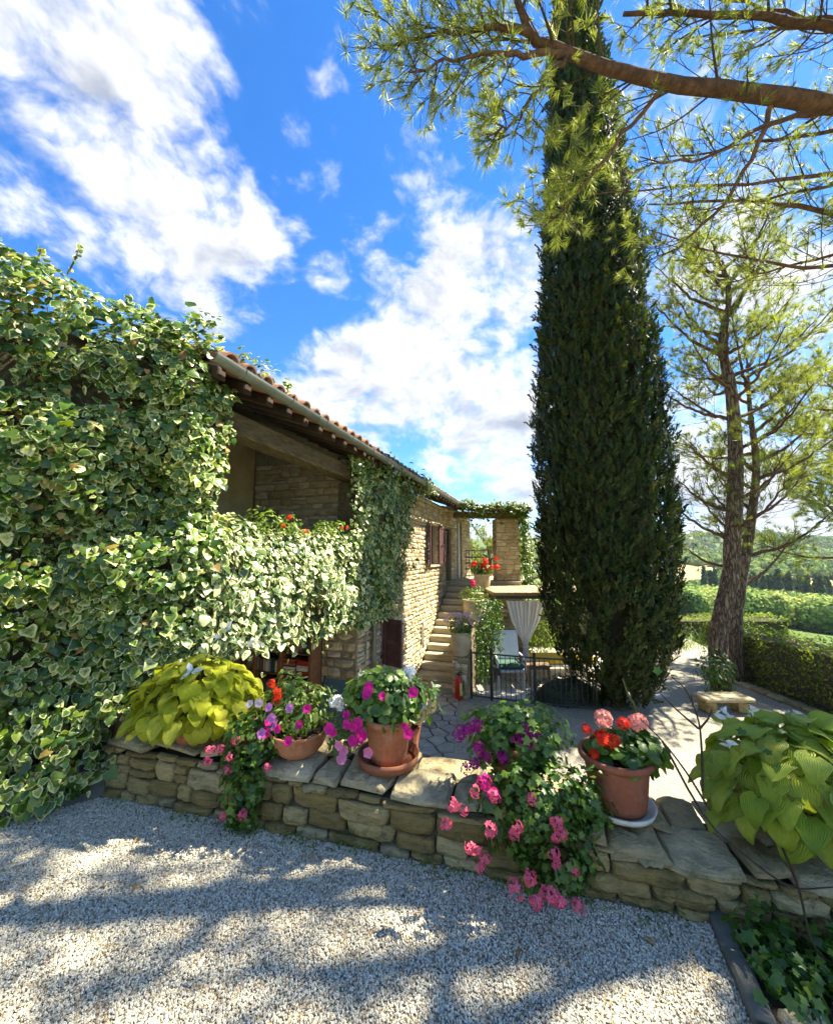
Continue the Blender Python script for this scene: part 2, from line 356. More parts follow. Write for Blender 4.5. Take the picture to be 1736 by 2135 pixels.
def spline(pts, n):
    P_ = np.asarray(pts, float)
    if len(P_) == 2: return P_[0] + np.linspace(0, 1, n)[:, None] * (P_[1] - P_[0])
    Q = np.vstack([2 * P_[0] - P_[1], P_, 2 * P_[-1] - P_[-2]]); out = []
    ts = np.linspace(0, len(P_) - 1 - 1e-9, n)
    for t in ts:
        i = int(t); f = t - i; a, b, c, d = Q[i:i + 4]
        out.append(.5 * ((2 * b) + (-a + c) * f + (2 * a - 5 * b + 4 * c - d) * f * f + (-a + 3 * b - 3 * c + d) * f ** 3))
    return np.array(out)
def tube(pts, rad, ns=6, n=None, cap=True):
    P_ = spline(pts, n) if n else np.asarray(pts, float)
    r_ = np.interp(np.linspace(0, 1, len(P_)), np.linspace(0, 1, len(np.atleast_1d(rad))), np.atleast_1d(rad))
    T = np.gradient(P_, axis=0); T /= np.linalg.norm(T, axis=1)[:, None] + 1e-9
    ref = np.array([0, 0, 1.]) if abs(T[0][2]) < .8 else np.array([1., 0, 0])
    V, F = [], []
    u = np.cross(T[0], ref); u /= np.linalg.norm(u)
    for i in range(len(P_)):
        u = u - T[i] * (u @ T[i]); u /= np.linalg.norm(u) + 1e-9; w = np.cross(T[i], u)
        for k in range(ns):
            a = 2 * math.pi * k / ns; V.append(P_[i] + r_[i] * (math.cos(a) * u + math.sin(a) * w))
    for i in range(len(P_) - 1):
        for k in range(ns):
            F.append((i * ns + k, i * ns + (k + 1) % ns, (i + 1) * ns + (k + 1) % ns, (i + 1) * ns + k))
    if cap: F.append(tuple(range(ns - 1, -1, -1))); F.append(tuple((len(P_) - 1) * ns + k for k in range(ns)))
    return np.array(V), F
def lathe(prof, ns=32, c=(0, 0, 0)):
    V = [(c[0] + r * math.cos(2 * math.pi * k / ns), c[1] + r * math.sin(2 * math.pi * k / ns), c[2] + z) for r, z in prof for k in range(ns)]
    F = [(i * ns + k, i * ns + (k + 1) % ns, (i + 1) * ns + (k + 1) % ns, (i + 1) * ns + k) for i in range(len(prof) - 1) for k in range(ns)]
    return np.array(V), F
def nz3(p, s=1.0, o=0.0): return noise.noise(Vector((p[0] * s + o, p[1] * s + o, p[2] * s + o)))

# ---- leaf-like templates: verts, triangles, attributes; x across, y base to tip, z the face
def fan(outline, inner=.6, cup=-.15, droop=-.25, base=(0, .3)):
    o = np.array(outline, float); k = len(o); b = np.array(base)
    xy = np.vstack([b[None], b + (o - b) * inner, o])
    z = cup * np.abs(xy[:, 0]) + droop * np.clip(xy[:, 1] - .3, 0, 1) ** 2
    V = np.column_stack([xy, z]); F = []
    for i in range(k):
        j = (i + 1) % k
        F += [(0, 1 + i, 1 + j), (1 + i, 1 + k + i, 1 + k + j), (1 + i, 1 + k + j, 1 + j)]
    rim = np.concatenate([[0], np.full(k, .35), np.ones(k)])
    return V, np.array(F), {'rim': rim}
def rounder(o):
    o = np.array(o, float); n = len(o); out = []
    for i in range(n): out += [o[i], (o[i] + o[(i + 1) % n]) * .5625 - (o[i - 1] + o[(i + 2) % n]) * .0625]
    return out
def mirror(pts): return pts + [(-x, y) for x, y in pts[::-1] if abs(x) > 1e-6]
IVY = [fan(rounder(mirror([(0, .06), (.34, -.06), (.46, .26), (.28, .64), (0, 1.)])), .66, -.2, -.35),
       fan(rounder(mirror([(0, .04), (.27, -.04), (.40, .26), (.24, .68), (0, 1.)])), .66, -.35, -.1),
       fan(rounder(mirror([(0, .06), (.40, -.02), (.52, .30), (.30, .60), (0, .96)])), .64, .15, -.5),
       fan(rounder(mirror([(0, .05), (.38, .0), (.44, .40), (.24, .74), (0, .94)])), .7, -.1, -.6)]
IVYC = [fan(mirror([(0, .06), (.36, -.06), (.47, .28), (.27, .66), (0, 1.)]), .66, -.2, -.35), fan(mirror([(0, .04), (.28, -.04), (.41, .28), (.24, .68), (0, 1.)]), .66, -.35, -.1),
        fan(mirror([(0, .06), (.41, -.02), (.52, .32), (.30, .62), (0, .96)]), .64, .15, -.5), fan(mirror([(0, .05), (.39, .0), (.45, .42), (.24, .74), (0, .94)]), .7, -.1, -.6)]
OVAL = [fan(mirror([(0, 0), (.2, .25), (.22, .55), (0, 1.)]), .5, -.3, -.2, (0, .45)), fan(mirror([(0, 0), (.16, .3), (.15, .65), (0, 1.)]), .5, .2, -.5, (0, .45))]
def scallop(k, notch, seed):
    r_ = np.random.default_rng(seed); pts = [(0, .12)]
    for i in range(1, k):
        a = -math.pi / 2 + 2 * math.pi * i / k; q = .5 * (1 if i % 2 else notch) * r_.uniform(.92, 1.06); pts.append((q * math.cos(a), .5 + q * math.sin(a)))
    return pts
ROUND = [fan(scallop(13, .84, 1), .55, .22, -.2, (0, .4)), fan(scallop(13, .84, 2), .55, -.2, -.1, (0, .4))]
LOBED = [fan(scallop(11, .62, 3), .5, .1, -.25, (0, .4)), fan(scallop(11, .62, 4), .5, -.15, -.2, (0, .4))]
def petunia_t():
    V = [(0, 0, -.22)]; rim = [1.0]; n = 15
    for r_, z, q in ((.16, -.12, .55), (.34, .0, .1), (.5, .02, 0)):
        for i in range(n):
            a = 2 * math.pi * i / n; rr = r_ * (1 + (.10 * math.cos(5 * a) if r_ > .3 else 0))
            V.append((rr * math.cos(a), rr * math.sin(a), z + (.05 * math.cos(10 * a) if r_ > .4 else 0))); rim.append(q)
    F = [(0, 1 + i, 1 + (i + 1) % n) for i in range(n)]
    for k in (0, 1):
        for i in range(n):
            a, b = 1 + k * n + i, 1 + k * n + (i + 1) % n; F += [(a, a + n, b + n), (a, b + n, b)]
    return np.array(V), np.array(F), {'rim': rim}
def head_t(nf, size, seed, spread=1.0, flat=.75, petals=5):
    """an umbel: florets of five petals spread over a dome"""
    r_ = np.random.default_rng(seed); V, F, rim = [], [], []
    for k in range(nf):
        th = math.acos(1 - 1.25 * (k + .5) / nf); ph = k * 2.39996 + r_.uniform(-.3, .3)
        d = np.array([math.sin(th) * math.cos(ph), math.sin(th) * math.sin(ph), math.cos(th) * flat]); d += r_.normal(0, .08, 3)
        c = d * .5 * spread; n = d / np.linalg.norm(d); n = n + r_.normal(0, .25, 3); n /= np.linalg.norm(n)
        u = np.cross(n, [.3, .9, .2]); u /= np.linalg.norm(u); w = np.cross(n, u)
        for j in range(petals):
            a = 2 * math.pi * j / petals + r_.uniform(0, .3); e = math.cos(a) * u + math.sin(a) * w; s_ = math.cos(a + 1.57) * u + math.sin(a + 1.57) * w
            q = size * r_.uniform(.85, 1.15); i0 = len(V)
            V += [c, c + e * q * .62 + s_ * q * .34 + n * .05, c + e * q + n * .0 + s_ * q * .12, c + e * q * .62 - s_ * q * .34 + n * .05]; rim += [1, 0, 0, 0]
            F += [(i0, i0 + 1, i0 + 2), (i0, i0 + 2, i0 + 3)]
    return np.array(V), np.array(F), {'rim': np.array(rim, float)}
PETUNIA = [petunia_t()]
HEAD = [head_t(22, .26, 1), head_t(26, .26, 2)]
LOOSE = [head_t(9, .36, 3, 1.1), head_t(11, .34, 4, 1.05)]
def norm(v): return v / (np.linalg.norm(v, axis=-1, keepdims=True) + 1e-9)
def basis(n, t):
    n = norm(n); t = norm(t - n * np.sum(t * n, -1, keepdims=True)); x = np.cross(t, n)
    return np.stack([x, t, n], -1)             # columns x, y(tip), z(normal)
_tm = {}
def tmesh(key, tmpl, mat):
    k = (key, mat)
    if k not in _tm: _tm[k] = mesh(key, tmpl[0], tmpl[1], mat, tmpl[2], smooth=True)
    return _tm[k]
def scatter(parent, pname, sname, tmpls, key, mat, P_, N_, T_, S_, nparts, score=None, rest=None):
    """put one leaf (or bloom) at each point: the nparts that show largest become objects of their own, the rest one mesh"""
    P_ = np.asarray(P_, float); n = len(P_)
    if n == 0: return
    S_ = np.broadcast_to(np.asarray(S_, float), (n,)); B = basis(np.asarray(N_, float), np.asarray(T_, float))
    which = np.arange(n) % len(tmpls)
    if score is None:
        view = norm(np.array([0, 0, 1.6]) - P_); score = S_ / np.linalg.norm(P_ - np.array([0, 0, 1.6]), axis=1) * (.25 + np.abs(np.sum(view * B[:, :, 2], 1)))
    order = np.argsort(-score); ip = order[:nparts]; ir = order[nparts:]
    for i in ip:
        M = Matrix.Identity(4)
        for r_ in range(3):
            for c_ in range(3): M[r_][c_] = B[i, r_, c_] * S_[i]
            M[r_][3] = P_[i, r_]
        obj(pname, tmesh(key + str(which[i]), tmpls[which[i]], mat), parent, mtx=M)
    if rest is not None: tmpls = rest
    if len(ir):
        Vs, Fs, As, k0 = [], [], [], 0
        for w_ in range(len(tmpls)):
            ii = ir[which[ir] == w_]
            if not len(ii): continue
            tv, tf, ta = tmpls[w_]
            V = P_[ii][:, None] + np.einsum('nij,kj->nki', B[ii] * S_[ii][:, None, None], tv)
            F = tf[None] + (np.arange(len(ii)) * len(tv))[:, None, None] + k0
            Vs.append(V.reshape(-1, 3)); Fs.append(F.reshape(-1, 3)); As.append(np.tile(np.asarray(ta['rim'], float), len(ii))); k0 += len(ii) * len(tv)
        part(sname, np.concatenate(Vs), np.concatenate(Fs), mat, parent, {'rim': np.concatenate(As)}, smooth=True, kind='stuff')

# ---- stones
def stone_t(nx, ny, seed, rough=.06, drop=.30):
    r_ = np.random.default_rng(seed); V, F = [], []
    xs = np.linspace(-.5, .5, nx); ys = np.linspace(-.5, .5, ny); e = .045
    sk = r_.uniform(-.11, .11, 4)
    def wob(x, y): return x * (1 - 0) + sk[0] * y * (1 if x > 0 else -.6) + sk[1] * (abs(y) - .25) * (1 if x > 0 else 0), y + sk[2] * x + sk[3] * (abs(x) - .25) * (1 if y > 0 else -1)
    for j, y in enumerate(ys):
        for i, x in enumerate(xs):
            edge = (i in (0, nx - 1)) + (j in (0, ny - 1))
            x2, y2 = x * (1 - 2 * e), y * (1 - 2 * e)
            if edge == 2: x2 *= .94; y2 *= .92
            x2, y2 = wob(x2, y2); z = 1 - (drop if edge else 0) - (drop * .4 if edge == 2 else 0) + r_.normal(0, rough * (2 if not edge else 1))
            V.append((x2 + r_.normal(0, .012), y2 + r_.normal(0, .018), z))
    for j in range(ny - 1):
        for i in range(nx - 1):
            a = j * nx + i; F.append((a, a + 1, a + nx + 1, a + nx))
    ring = [(i, 0) for i in range(nx)] + [(nx - 1, j) for j in range(1, ny)] + [(i, ny - 1) for i in range(nx - 2, -1, -1)] + [(0, j) for j in range(ny - 2, 0, -1)]
    b0 = len(V)
    for i, j in ring:
        x2, y2 = wob(xs[i], ys[j]); k = .97 if (i in (0, nx - 1) and j in (0, ny - 1)) else 1; V.append((x2 * k, y2 * k, .35))
    b1 = len(V)
    for i, j in ring:
        x2, y2 = wob(xs[i], ys[j]); V.append((x2 * .97, y2 * .97, 0))
    m_ = len(ring)
    for k in range(m_):
        l = (k + 1) % m_; a = ring[k][1] * nx + ring[k][0]; b = ring[l][1] * nx + ring[l][0]
        F.append((b, a, b0 + k, b0 + l)); F.append((b0 + l, b0 + k, b1 + k, b1 + l))
    return np.array(V), F
STONE_S = [stone_t(3, 3, 10 + i) for i in range(10)]
STONE_L = [stone_t(6, 5, 40 + i, .09, .16) for i in range(14)]
def layout(a0, a1, z0, z1, hm, wm, holes=(), seed=1, joint=.012, jit=.01):
    r_ = np.random.default_rng(seed); out = []; z = z0
    while z < z1 - .3 * hm:
        h = min(r_.uniform(.65, 1.35) * hm, z1 - z); a = a0 - r_.uniform(0, wm * .5)
        while a < a1:
            w = r_.uniform(.45, 1.6) * wm; l, r2 = max(a, a0), min(a + w, a1); a += w
            rects = [(l, r2)]
            for h0, h1, k0, k1 in holes:
                if z + h > k0 + .02 and z < k1 - .02:
                    nr = []
                    for x0, x1 in rects:
                        if x1 <= h0 or x0 >= h1: nr.append((x0, x1)); continue
                        if x0 < h0: nr.append((x0, h0))
                        if x1 > h1: nr.append((h1, x1))
                    rects = nr
            for x0, x1 in rects:
                if x1 - x0 < .035: continue
                if r_.random() < .16 and h > .09:
                    k = r_.uniform(.4, .6); out += [((x0 + x1) / 2, z + h * k / 2, x1 - x0 - joint, h * k - joint), ((x0 + x1) / 2, z + h * (1 + k) / 2, x1 - x0 - joint, h * (1 - k) - joint)]
                else: out.append(((x0 + x1) / 2 , z + h / 2 + r_.normal(0, jit) * .5, x1 - x0 - joint, h - joint * r_.uniform(.7, 1.3)))
        z += h
    return out
_sm = {}
def masonry(fr, lay, mat, parent, depth, n0, nparts, tm=STONE_S, key='s', seed=1, name='stone', rank=None):
    r_ = np.random.default_rng(seed)
    up = np.array([0, 0, 1.]); cen = np.array([fr.p(a, n0, z) for a, z, w, h in lay])
    sc = np.array([w * h for a, z, w, h in lay]) / np.linalg.norm(cen - [0, 0, 1.6], axis=1) ** 2
    if rank is not None: sc = sc * np.array([rank(a, z) for a, z, w, h in lay])
    order = np.argsort(-sc); rest = []
    for q, i in enumerate(order):
        a, z, w, h = lay[i]; t = int(r_.integers(len(tm))); d = depth * r_.uniform(.75, 1.3); fl = 1 if r_.random() < .5 else -1
        rot = r_.normal(0, .02)
        x = fr.a * math.cos(rot) + up * math.sin(rot); y = up * math.cos(rot) - fr.a * math.sin(rot)
        B = np.stack([-x * fl * w * (1), y * h * (1 if fl > 0 else 1), fr.n * d], -1)
        if np.linalg.det(B) < 0: B[:, 0] *= -1
        if q < nparts:
            k = (key, t, mat)
            if k not in _sm: _sm[k] = mesh(name, tm[t][0], tm[t][1], mat, smooth=tm is STONE_L)
            M = Matrix([[*B[r2], cen[i][r2]] for r2 in range(3)] + [[0, 0, 0, 1]])
            obj(name, _sm[k], parent, mtx=M)
        else: rest.append((cen[i] + tm[t][0] @ B.T, tm[t][1]))
    if rest: V, F = join(rest); part('stone_fill', V, F, mat, parent, kind='stuff')
def wall_core(fr, name, a0, a1, n0, n1, z0, z1, holes, mat, parent):
    xs = sorted({a0, a1, *[h[0] for h in holes], *[h[1] for h in holes]}); items = []
    for x0, x1 in zip(xs, xs[1:]):
        cuts = sorted([(h[2], h[3]) for h in holes if h[0] < x1 - 1e-6 and h[1] > x0 + 1e-6]); z = z0
        for c0, c1 in cuts + [(z1, z1)]:
            if c0 > z + 1e-4:
                V, F = box_vf(x1 - x0, n1 - n0, c0 - z); items.append((fr.p(V[:, 0] + (x0 + x1) / 2, V[:, 1] + (n0 + n1) / 2, V[:, 2] + (z + c0) / 2), [f[::-1] for f in F]))
            z = max(z, c1)
    V, F = join(items); return part(name, V, F, mat, parent)

# ------------------------------------------------------------------ frames of the place
HF = Fr((-2.905, 0), (.33, 1))            # house front: a along the facade, n out towards the courtyard
WF = Fr((-2.08, 2.77), (.9668, -.2557))   # low wall: a from the ivy to the right, n towards the camera
GF = Fr((-1.72, 3.12), (.898, .44))       # ivy gable: a negative to the left
ZC = -1.27                                # courtyard level
FL = .85                                  # upper floor level

# ------------------------------------------------------------------ ground
def sheet(name, pts, z, mat, kind='structure'):
    V = [(x, y, z) for x, y in pts]; o = obj(name, mesh(name, V, [tuple(range(len(V)))], mat)); o['kind'] = kind; return o
wl = lambda a, n: tuple(WF.p(a, n, 0)[:2])
front = sheet('gravel_yard', [(-14, -14), (14, -14), wl(14, -.2), wl(-.6, -.2), (-14, 3.6)], 0, 'gravel')
bed = sheet('garden_bed', [(1.39, 1.97), (1.285, 1.72), (1.195, 1.47), (1.05, 1.06), (.62, -2), (8, -2), wl(8.2, -.1), wl(3.66, -.1)], .004, 'soil')
court = sheet('courtyard_gravel', [(-8, 1.2), (8.0, -1.0), (8.4, 9.8), (9.4, 13.5), (9, 17), (-8, 17)], ZC, 'gravel')
def tz(x, y):
    r = math.hypot(x, y)
    z = float(np.interp(r, [0, 17, 24, 45, 80, 200, 330, 385, 480, 560, 700, 900, 1300, 1500, 3500], [-1.7, -1.7, -3.2, -8, -15, -25, -30, -29, -17, -13, -5, 12, 44, 46, -100]))
    return z + (nz3((x, y, 0), .006) * 9 + nz3((x, y, 3), .02) * 2.5) * min(1, max(0, (r - 40) / 160)) + nz3((x, y, 9), .0022) * min(40, r * .03)
def fld(x, y):
    r = math.hypot(x, y); a = math.degrees(math.atan2(x, y)); r += nz3((x, y, 1), .012) * 25; a += nz3((x, y, 5), .012) * 2
    if 385 < r < 470 and (28 < a < 37.5): return 1
    if 375 < r < 455 and (43.5 < a < 60): return 1
    if 320 < r < 350 and 46 < a < 60: return 1
    if 560 < r < 760 and 34 < a < 42: return 2
    if 640 < r < 760 and 42 < a < 47: return 2
    if 1180 < r < 1300 and 30 < a < 36: return 1
    if 300 < r < 900 and nz3((x, y, 7), .004) > .32: return 1 + (nz3((x, y, 2), .003) > 0)
    return 0
V, F, fa = [], [], []
rs = np.concatenate([[0], np.geomspace(14, 3400, 90)]); na = 240
for r_ in rs:
    for k in range(na):
        a = 2 * math.pi * k / na; x, y = r_ * math.sin(a), r_ * math.cos(a); V.append((x, y, tz(x, y))); fa.append(fld(x, y))
for i in range(len(rs) - 1):
    for k in range(na): F.append((i * na + k, (i + 1) * na + k, (i + 1) * na + (k + 1) % na, i * na + (k + 1) % na))
t_ = obj('hills', mesh('hills', V, F, 'terrain', {'field': fa}, smooth=True)); t_['kind'] = 'structure'

# near gravel: real pebbles lying on the yard
gn = bpy.data.node_groups.new('pebbles', 'GeometryNodeTree')
gn.interface.new_socket('Geometry', in_out='INPUT', socket_type='NodeSocketGeometry'); gn.interface.new_socket('Geometry', in_out='OUTPUT', socket_type='NodeSocketGeometry')
q = G(gn); gi = q.n('NodeGroupInput'); go = q.n('NodeGroupOutput')
dp = q.n('GeometryNodeDistributePointsOnFaces', {'Mesh': gi.outputs[0], 'Density': 21000.0, 'Seed': 3})
ico = q.n('GeometryNodeMeshIcoSphere', {'Radius': 1.0, 'Subdivisions': 2})
sp = q.n('GeometryNodeSetPosition', {'Geometry': ico.outputs[0], 'Offset': q.scale(q.vmath('SUBTRACT', q.n('ShaderNodeTexNoise', {'Scale': 1.3, 'Detail': 1.0}).outputs['Color'], (.5, .5, .5)), 1.3)})
rv = q.n('FunctionNodeRandomValue', data_type='FLOAT_VECTOR'); rv.inputs[0].default_value = (0, 0, 0); rv.inputs[1].default_value = (6.28, 6.28, 6.28)
sv = q.n('FunctionNodeRandomValue', data_type='FLOAT_VECTOR'); sv.inputs[0].default_value = (.0024, .0021, .0016); sv.inputs[1].default_value = (.0074, .0060, .0047)
ip = q.n('GeometryNodeInstanceOnPoints', {'Points': dp.outputs[0], 'Instance': sp.outputs[0], 'Rotation': rv.outputs[0], 'Scale': sv.outputs[0]})
sm = q.n('GeometryNodeSetMaterial', {'Geometry': ip.outputs[0]}); sm.inputs['Material'].default_value = MATS['pebble']
gn.links.new(sm.outputs[0], go.inputs[0])
pts = [wl(-.45, .02), wl(3.58, .02), (1.285, 1.72), (1.195, 1.47), (1.05, 1.06), (-1.6, 1.12), (-3.4, 2.1), (-2.45, 2.5)]
peb = obj('gravel', mesh('gravel', [(x, y, .004) for x, y in pts], [tuple(range(len(pts)))], 'pebble')); peb['kind'] = 'stuff'; tag(peb, 'pale crushed gravel covering the front yard', 'gravel')
mo = peb.modifiers.new('pebbles', 'NODES'); mo.node_group = gn

# kerb between gravel and bed
kerb = thing('kerb_edging', 'weathered concrete kerb strip between the gravel and the dark garden bed', 'kerb', (1.25, 1.7, 0))
kp = [(1.36, 1.96), (1.265, 1.72), (1.175, 1.47), (1.03, 1.06)]
for i in range(3):
    a, b = np.array(kp[i]), np.array(kp[i + 1]); L = np.linalg.norm(b - a); f_ = Fr(a, b - a)
    f_.box('kerb_stone', .004, L - .004, -.034, .036, -.05, .04 + .008 * (i % 2), 'concrete', kerb, bev=.01)

# flagstones by the stairs: voronoi cells
def voronoi(poly_seeds, bounds, gap):
    out = []
    S_ = np.array(poly_seeds)
    for i, s_ in enumerate(S_):
        poly = [np.array(p_) for p_ in bounds]
        for j in np.argsort(np.linalg.norm(S_ - s_, axis=1))[1:16]:
            m_ = (s_ + S_[j]) / 2; d = S_[j] - s_; L = np.linalg.norm(d); d = d / L; new = []
            for k in range(len(poly)):
                p0, p1 = poly[k], poly[(k + 1) % len(poly)]; a = (p0 - m_) @ d + gap; b = (p1 - m_) @ d + gap
                if a <= 0: new.append(p0)
                if a * b < 0: new.append(p0 + (p1 - p0) * a / (a - b))
            poly = new
            if len(poly) < 3: break
        if len(poly) >= 3: out.append(poly)
    return out
pav = sheet('flagstone_paving', [tuple(HF.p(6.2, .02, 0)[:2]), tuple(HF.p(9.0, .02, 0)[:2]), tuple(HF.p(9.0, 1.0, 0)[:2]), tuple(HF.p(6.2, 1.5, 0)[:2])], ZC + .004, 'dark_joint_shade')
rs_ = np.random.default_rng(5); seeds = []
for _ in range(4000):
    p_ = np.array([rs_.uniform(6.2, 9.0), rs_.uniform(0, 1.45)])
    if all(np.linalg.norm(p_ - s_) > .21 for s_ in seeds): seeds.append(p_)
for poly in voronoi(seeds, [(6.2, .03), (9.0, .03), (9.0, 1.0), (6.2, 1.5)], .012):
    c = sum(poly) / len(poly); n = len(poly); h = rs_.uniform(.018, .03)
    top = [c + (p_ - c) * .94 for p_ in poly]
    V = [HF.p(*p_, ZC) for p_ in poly] + [HF.p(*p_, ZC + h * .7) for p_ in poly] + [HF.p(*p_, ZC + h + rs_.normal(0, .002)) for p_ in top]
    F = [tuple(range(2 * n, 3 * n))[::-1]] + [(k * n + i, (k + 1) * n + i, (k + 1) * n + (i + 1) % n, k * n + (i + 1) % n) for k in (0, 1) for i in range(n)]
    part('flagstone', V, F, 'flag_stone', pav)

# ------------------------------------------------------------------ low wall
low = thing('dry_stone_wall', 'low mossy sandstone wall with pots and trailing flowers on top', 'wall', (-.4, 2.35, 0))
WF.box('wall_core', -.1, 3.0, -.425, -.025, ZC, .26, 'dark_joint_shade', low, bev=0); WF.box('wall_core', 3.001, 6.0, -.425, -.025, ZC, .16, 'dark_joint_shade', low, bev=0)
def wtop(a): return float(np.interp(a, [0, 1.0, 1.6, 2.3, 3.0, 3.4, 6], [.385, .375, .355, .325, .295, .25, .22]))
lay = [(a, z * wtop(a) / .345, w, h * wtop(a) / .345) for a, z, w, h in layout(-.06, 5.9, -.015, .275, .082, .21, seed=11, joint=.009, jit=.012)]
masonry(WF, lay, 'wall_stone', low, .045, -.028, 300, STONE_L, 'wall', seed=3)
rs_ = np.random.default_rng(21)
for row in (0, 1):                                             # two rows of flat capstones
    a = -.05 - .1 * row
    while a < 5.8:
        w = rs_.uniform(.16, .42); n0, n1 = ((-.21 + rs_.uniform(-.03, .03), .012 + rs_.uniform(-.012, .012)), (-.46 + rs_.uniform(-.02, .02), -.20 + rs_.uniform(-.02, .03)))[row]
        h = rs_.uniform(.034, .062); t = int(rs_.integers(len(STONE_L))); z1 = wtop(a + w / 2) + rs_.uniform(-.016, .014); tw = rs_.normal(0, .05)
        cen = WF.p(a + w / 2, (n0 + n1) / 2, z1 - h); k = ('cap', t, 'cap_stone')
        if k not in _sm: _sm[k] = mesh('capstone', STONE_L[t][0], STONE_L[t][1], 'cap_stone', smooth=True)
        x = (WF.a + tw * WF.n) * (w - .01); y = (-WF.n + tw * WF.a) * (n1 - n0 - .008); z = np.array([rs_.normal(0, .008), rs_.normal(0, .008), h * 1.02])
        x[2] += rs_.normal(0, .008); obj('capstone', _sm[k], low, mtx=Matrix([[x[i], y[i], z[i], cen[i]] for i in range(3)] + [[0, 0, 0, 1]]))
        a += w
# plinth under the ivy
pl = Fr((-3.6, 1.72), (1.52, 1.04))
pt = thing('planter_kerb', 'dark low concrete kerb under the ivy beside the stone wall', 'kerb', (-2.4, 2.5, 0))
pl.box('kerb_slab', 0, 1.06, -.14, 0, -.1, .17, 'concrete', pt, .012); pl.box('kerb_slab', 1.07, 1.84, -.14, .006, -.1, .19, 'concrete', pt, .012)

# ------------------------------------------------------------------ farmhouse
house = thing('stone_farmhouse', 'long sandstone farmhouse with tiled roof, gutter and shaded loggia', 'house', tuple(HF.p(6, 0, ZC)))
UW = (10.32, 11.16, 1.36, 2.42); GWn = (7.30, 7.95, -.28, .50); VW = (9.62, 9.80, -.42, -.05)
holes = [UW, GWn]
wall_core(HF, 'front_wall', 6.40, 11.98, -.42, -.03, ZC - .1, 3.05, holes, 'mortar', house)
lay = [l for l in layout(6.42, 11.98, ZC, 3.02, .104, .18, [(h[0], h[1], h[2], h[3]) for h in holes] + [(9.6, 9.82, -.46, -.02)], seed=2, joint=.014)]
masonry(HF, lay, 'house_stone', house, .045, -.035, 300, STONE_S, 'fac', seed=5, rank=lambda a, z: 1. if (a > 7.0 and z > -1.25 and not (a > 9.2 and z < -1.1 + (a - 9.1) * .58)) else .02)
HF.box('front_wall', 11.981, 12.9, -.42, -.03, ZC - .1, FL - .101, 'mortar', house, bev=0)
masonry(HF, layout(11.99, 12.9, -.2, FL - .1, .104, .18, seed=77), 'house_stone', house, .045, -.035, 40, STONE_S, 'fac', seed=78)
# far end of the loggia, faces the camera
EF = Fr(HF.p(6.40, -2.1, 0)[:2], HF.n[:2])                         # a from the back wall out to the corner
eh = [(.95, 1.45, .85, 1.72)]
wall_core(EF, 'loggia_end_wall', -.45, 1.66, -.4, -.03, ZC - .1, 3.55, eh, 'mortar', house)
lay = layout(0, 2.06, ZC, 3.2, .13, .30, eh, seed=8, joint=.014)
masonry(EF, lay, 'house_stone', house, .06, -.04, 90, STONE_S, 'end', seed=6, rank=lambda a, z: 1. if (z < .65 and a > .6) or z > 1.6 else .1)
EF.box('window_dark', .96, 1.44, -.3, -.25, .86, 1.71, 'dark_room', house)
# back wall of the loggia, plastered
bh = [(3.9, 4.5, FL, 1.98), (5.05, 5.85, FL, 2.02)]
wall_core(HF, 'loggia_back_wall', 3.0, 6.40, -2.4, -2.12, FL, 3.9, bh, 'plaster', house)
for h in bh:
    HF.box('door', h[0] + .02, h[1] - .02, -2.3, -2.24, FL, h[3] - .02, 'dark_wood', house)
HF.box('dark_backing', 2.9, 6.6, -2.75, -2.45, .6, 4.0, 'dark_room', house)  # dark slab added to close a gap where sky showed; no room here
HF.box('undercroft_wall', 2.9, 6.40, -2.42, -2.13, ZC - .1, .68, 'mortar', house)
HF.box('loggia_floor', 3.0, 6.37, -2.4, .0, .69, FL - .003, 'concrete', house)
HF.box('parapet', 3.3, 6.38, -.22, -.02, FL, 1.78, 'mortar', house)
for aa in (3.3, 4.8): HF.box('floor_beam', aa, aa + .2, -2.1, -.02, .5, .688, 'old_wood', house)
# gable wall behind the ivy
GF.box('gable_wall', -4.2, .02, -.35, -.12, .70, 3.2, 'dark_joint_shade', house); GF.box('gable_base', -4.2, -.52, -.36, -.121, -.2, .699, 'dark_joint_shade', house)  # wall colour darkened to paint the black shade in the ivy gaps
# corner post of the loggia and beam
HF.box('corner_pillar', 6.22, 6.355, -.3, -.06, FL, 2.765, 'old_wood', house)
beam = HF.box('lintel_beam', 3.1, 6.5, -.26, -.0, 2.77, 2.985, 'old_wood', house, bev=.02)
SL = .36
def rz(n, up=0.0): return 3.10 + SL * (.38 - n) + up              # underside of the roof boards
for k in range(34):
    s_ = 3.2 + k * .29
    if s_ > 12.4: break
    V, F = box_vf(.085, .95, .10, .008); V = V.copy(); n_ = V[:, 1] - .12
    part('rafter', HF.p(V[:, 0] + s_, n_, V[:, 2] + rz(n_) - .055), [f[::-1] for f in F], 'dark_wood', house)
for k in range(32):                                                # terracotta boards between the rafters
    V, F = box_vf(.282, .95, .025, .004); V = V.copy(); n_ = V[:, 1] - .105
    part('eave_brick', HF.p(V[:, 0] + 3.2 + (k + .5) * .29, n_, V[:, 2] + rz(n_) + .013), [f[::-1] for f in F], 'brick_tile', house)
roof = thing('roof', None, None); roof.parent = house; roof.location = (0, 0, 0)
V, F = box_vf(9.2, 4.3, .05); V = V.copy(); n_ = V[:, 1] - 1.80
part('roof_deck', HF.p(V[:, 0] + 8.05, n_, V[:, 2] + rz(n_) + .056), [f[::-1] for f in F], 'dark_joint_shade', roof)
V, F = box_vf(9.5, 4.0, .05); V = V.copy(); n_ = V[:, 1] - 5.96
part('roof_deck', HF.p(V[:, 0] + 7.9, n_, V[:, 2] + 3.1 + SL * (.38 + 3.95) + .056 - SL * (-3.95 - n_)), [f[::-1] for f in F], 'dark_joint_shade', roof)
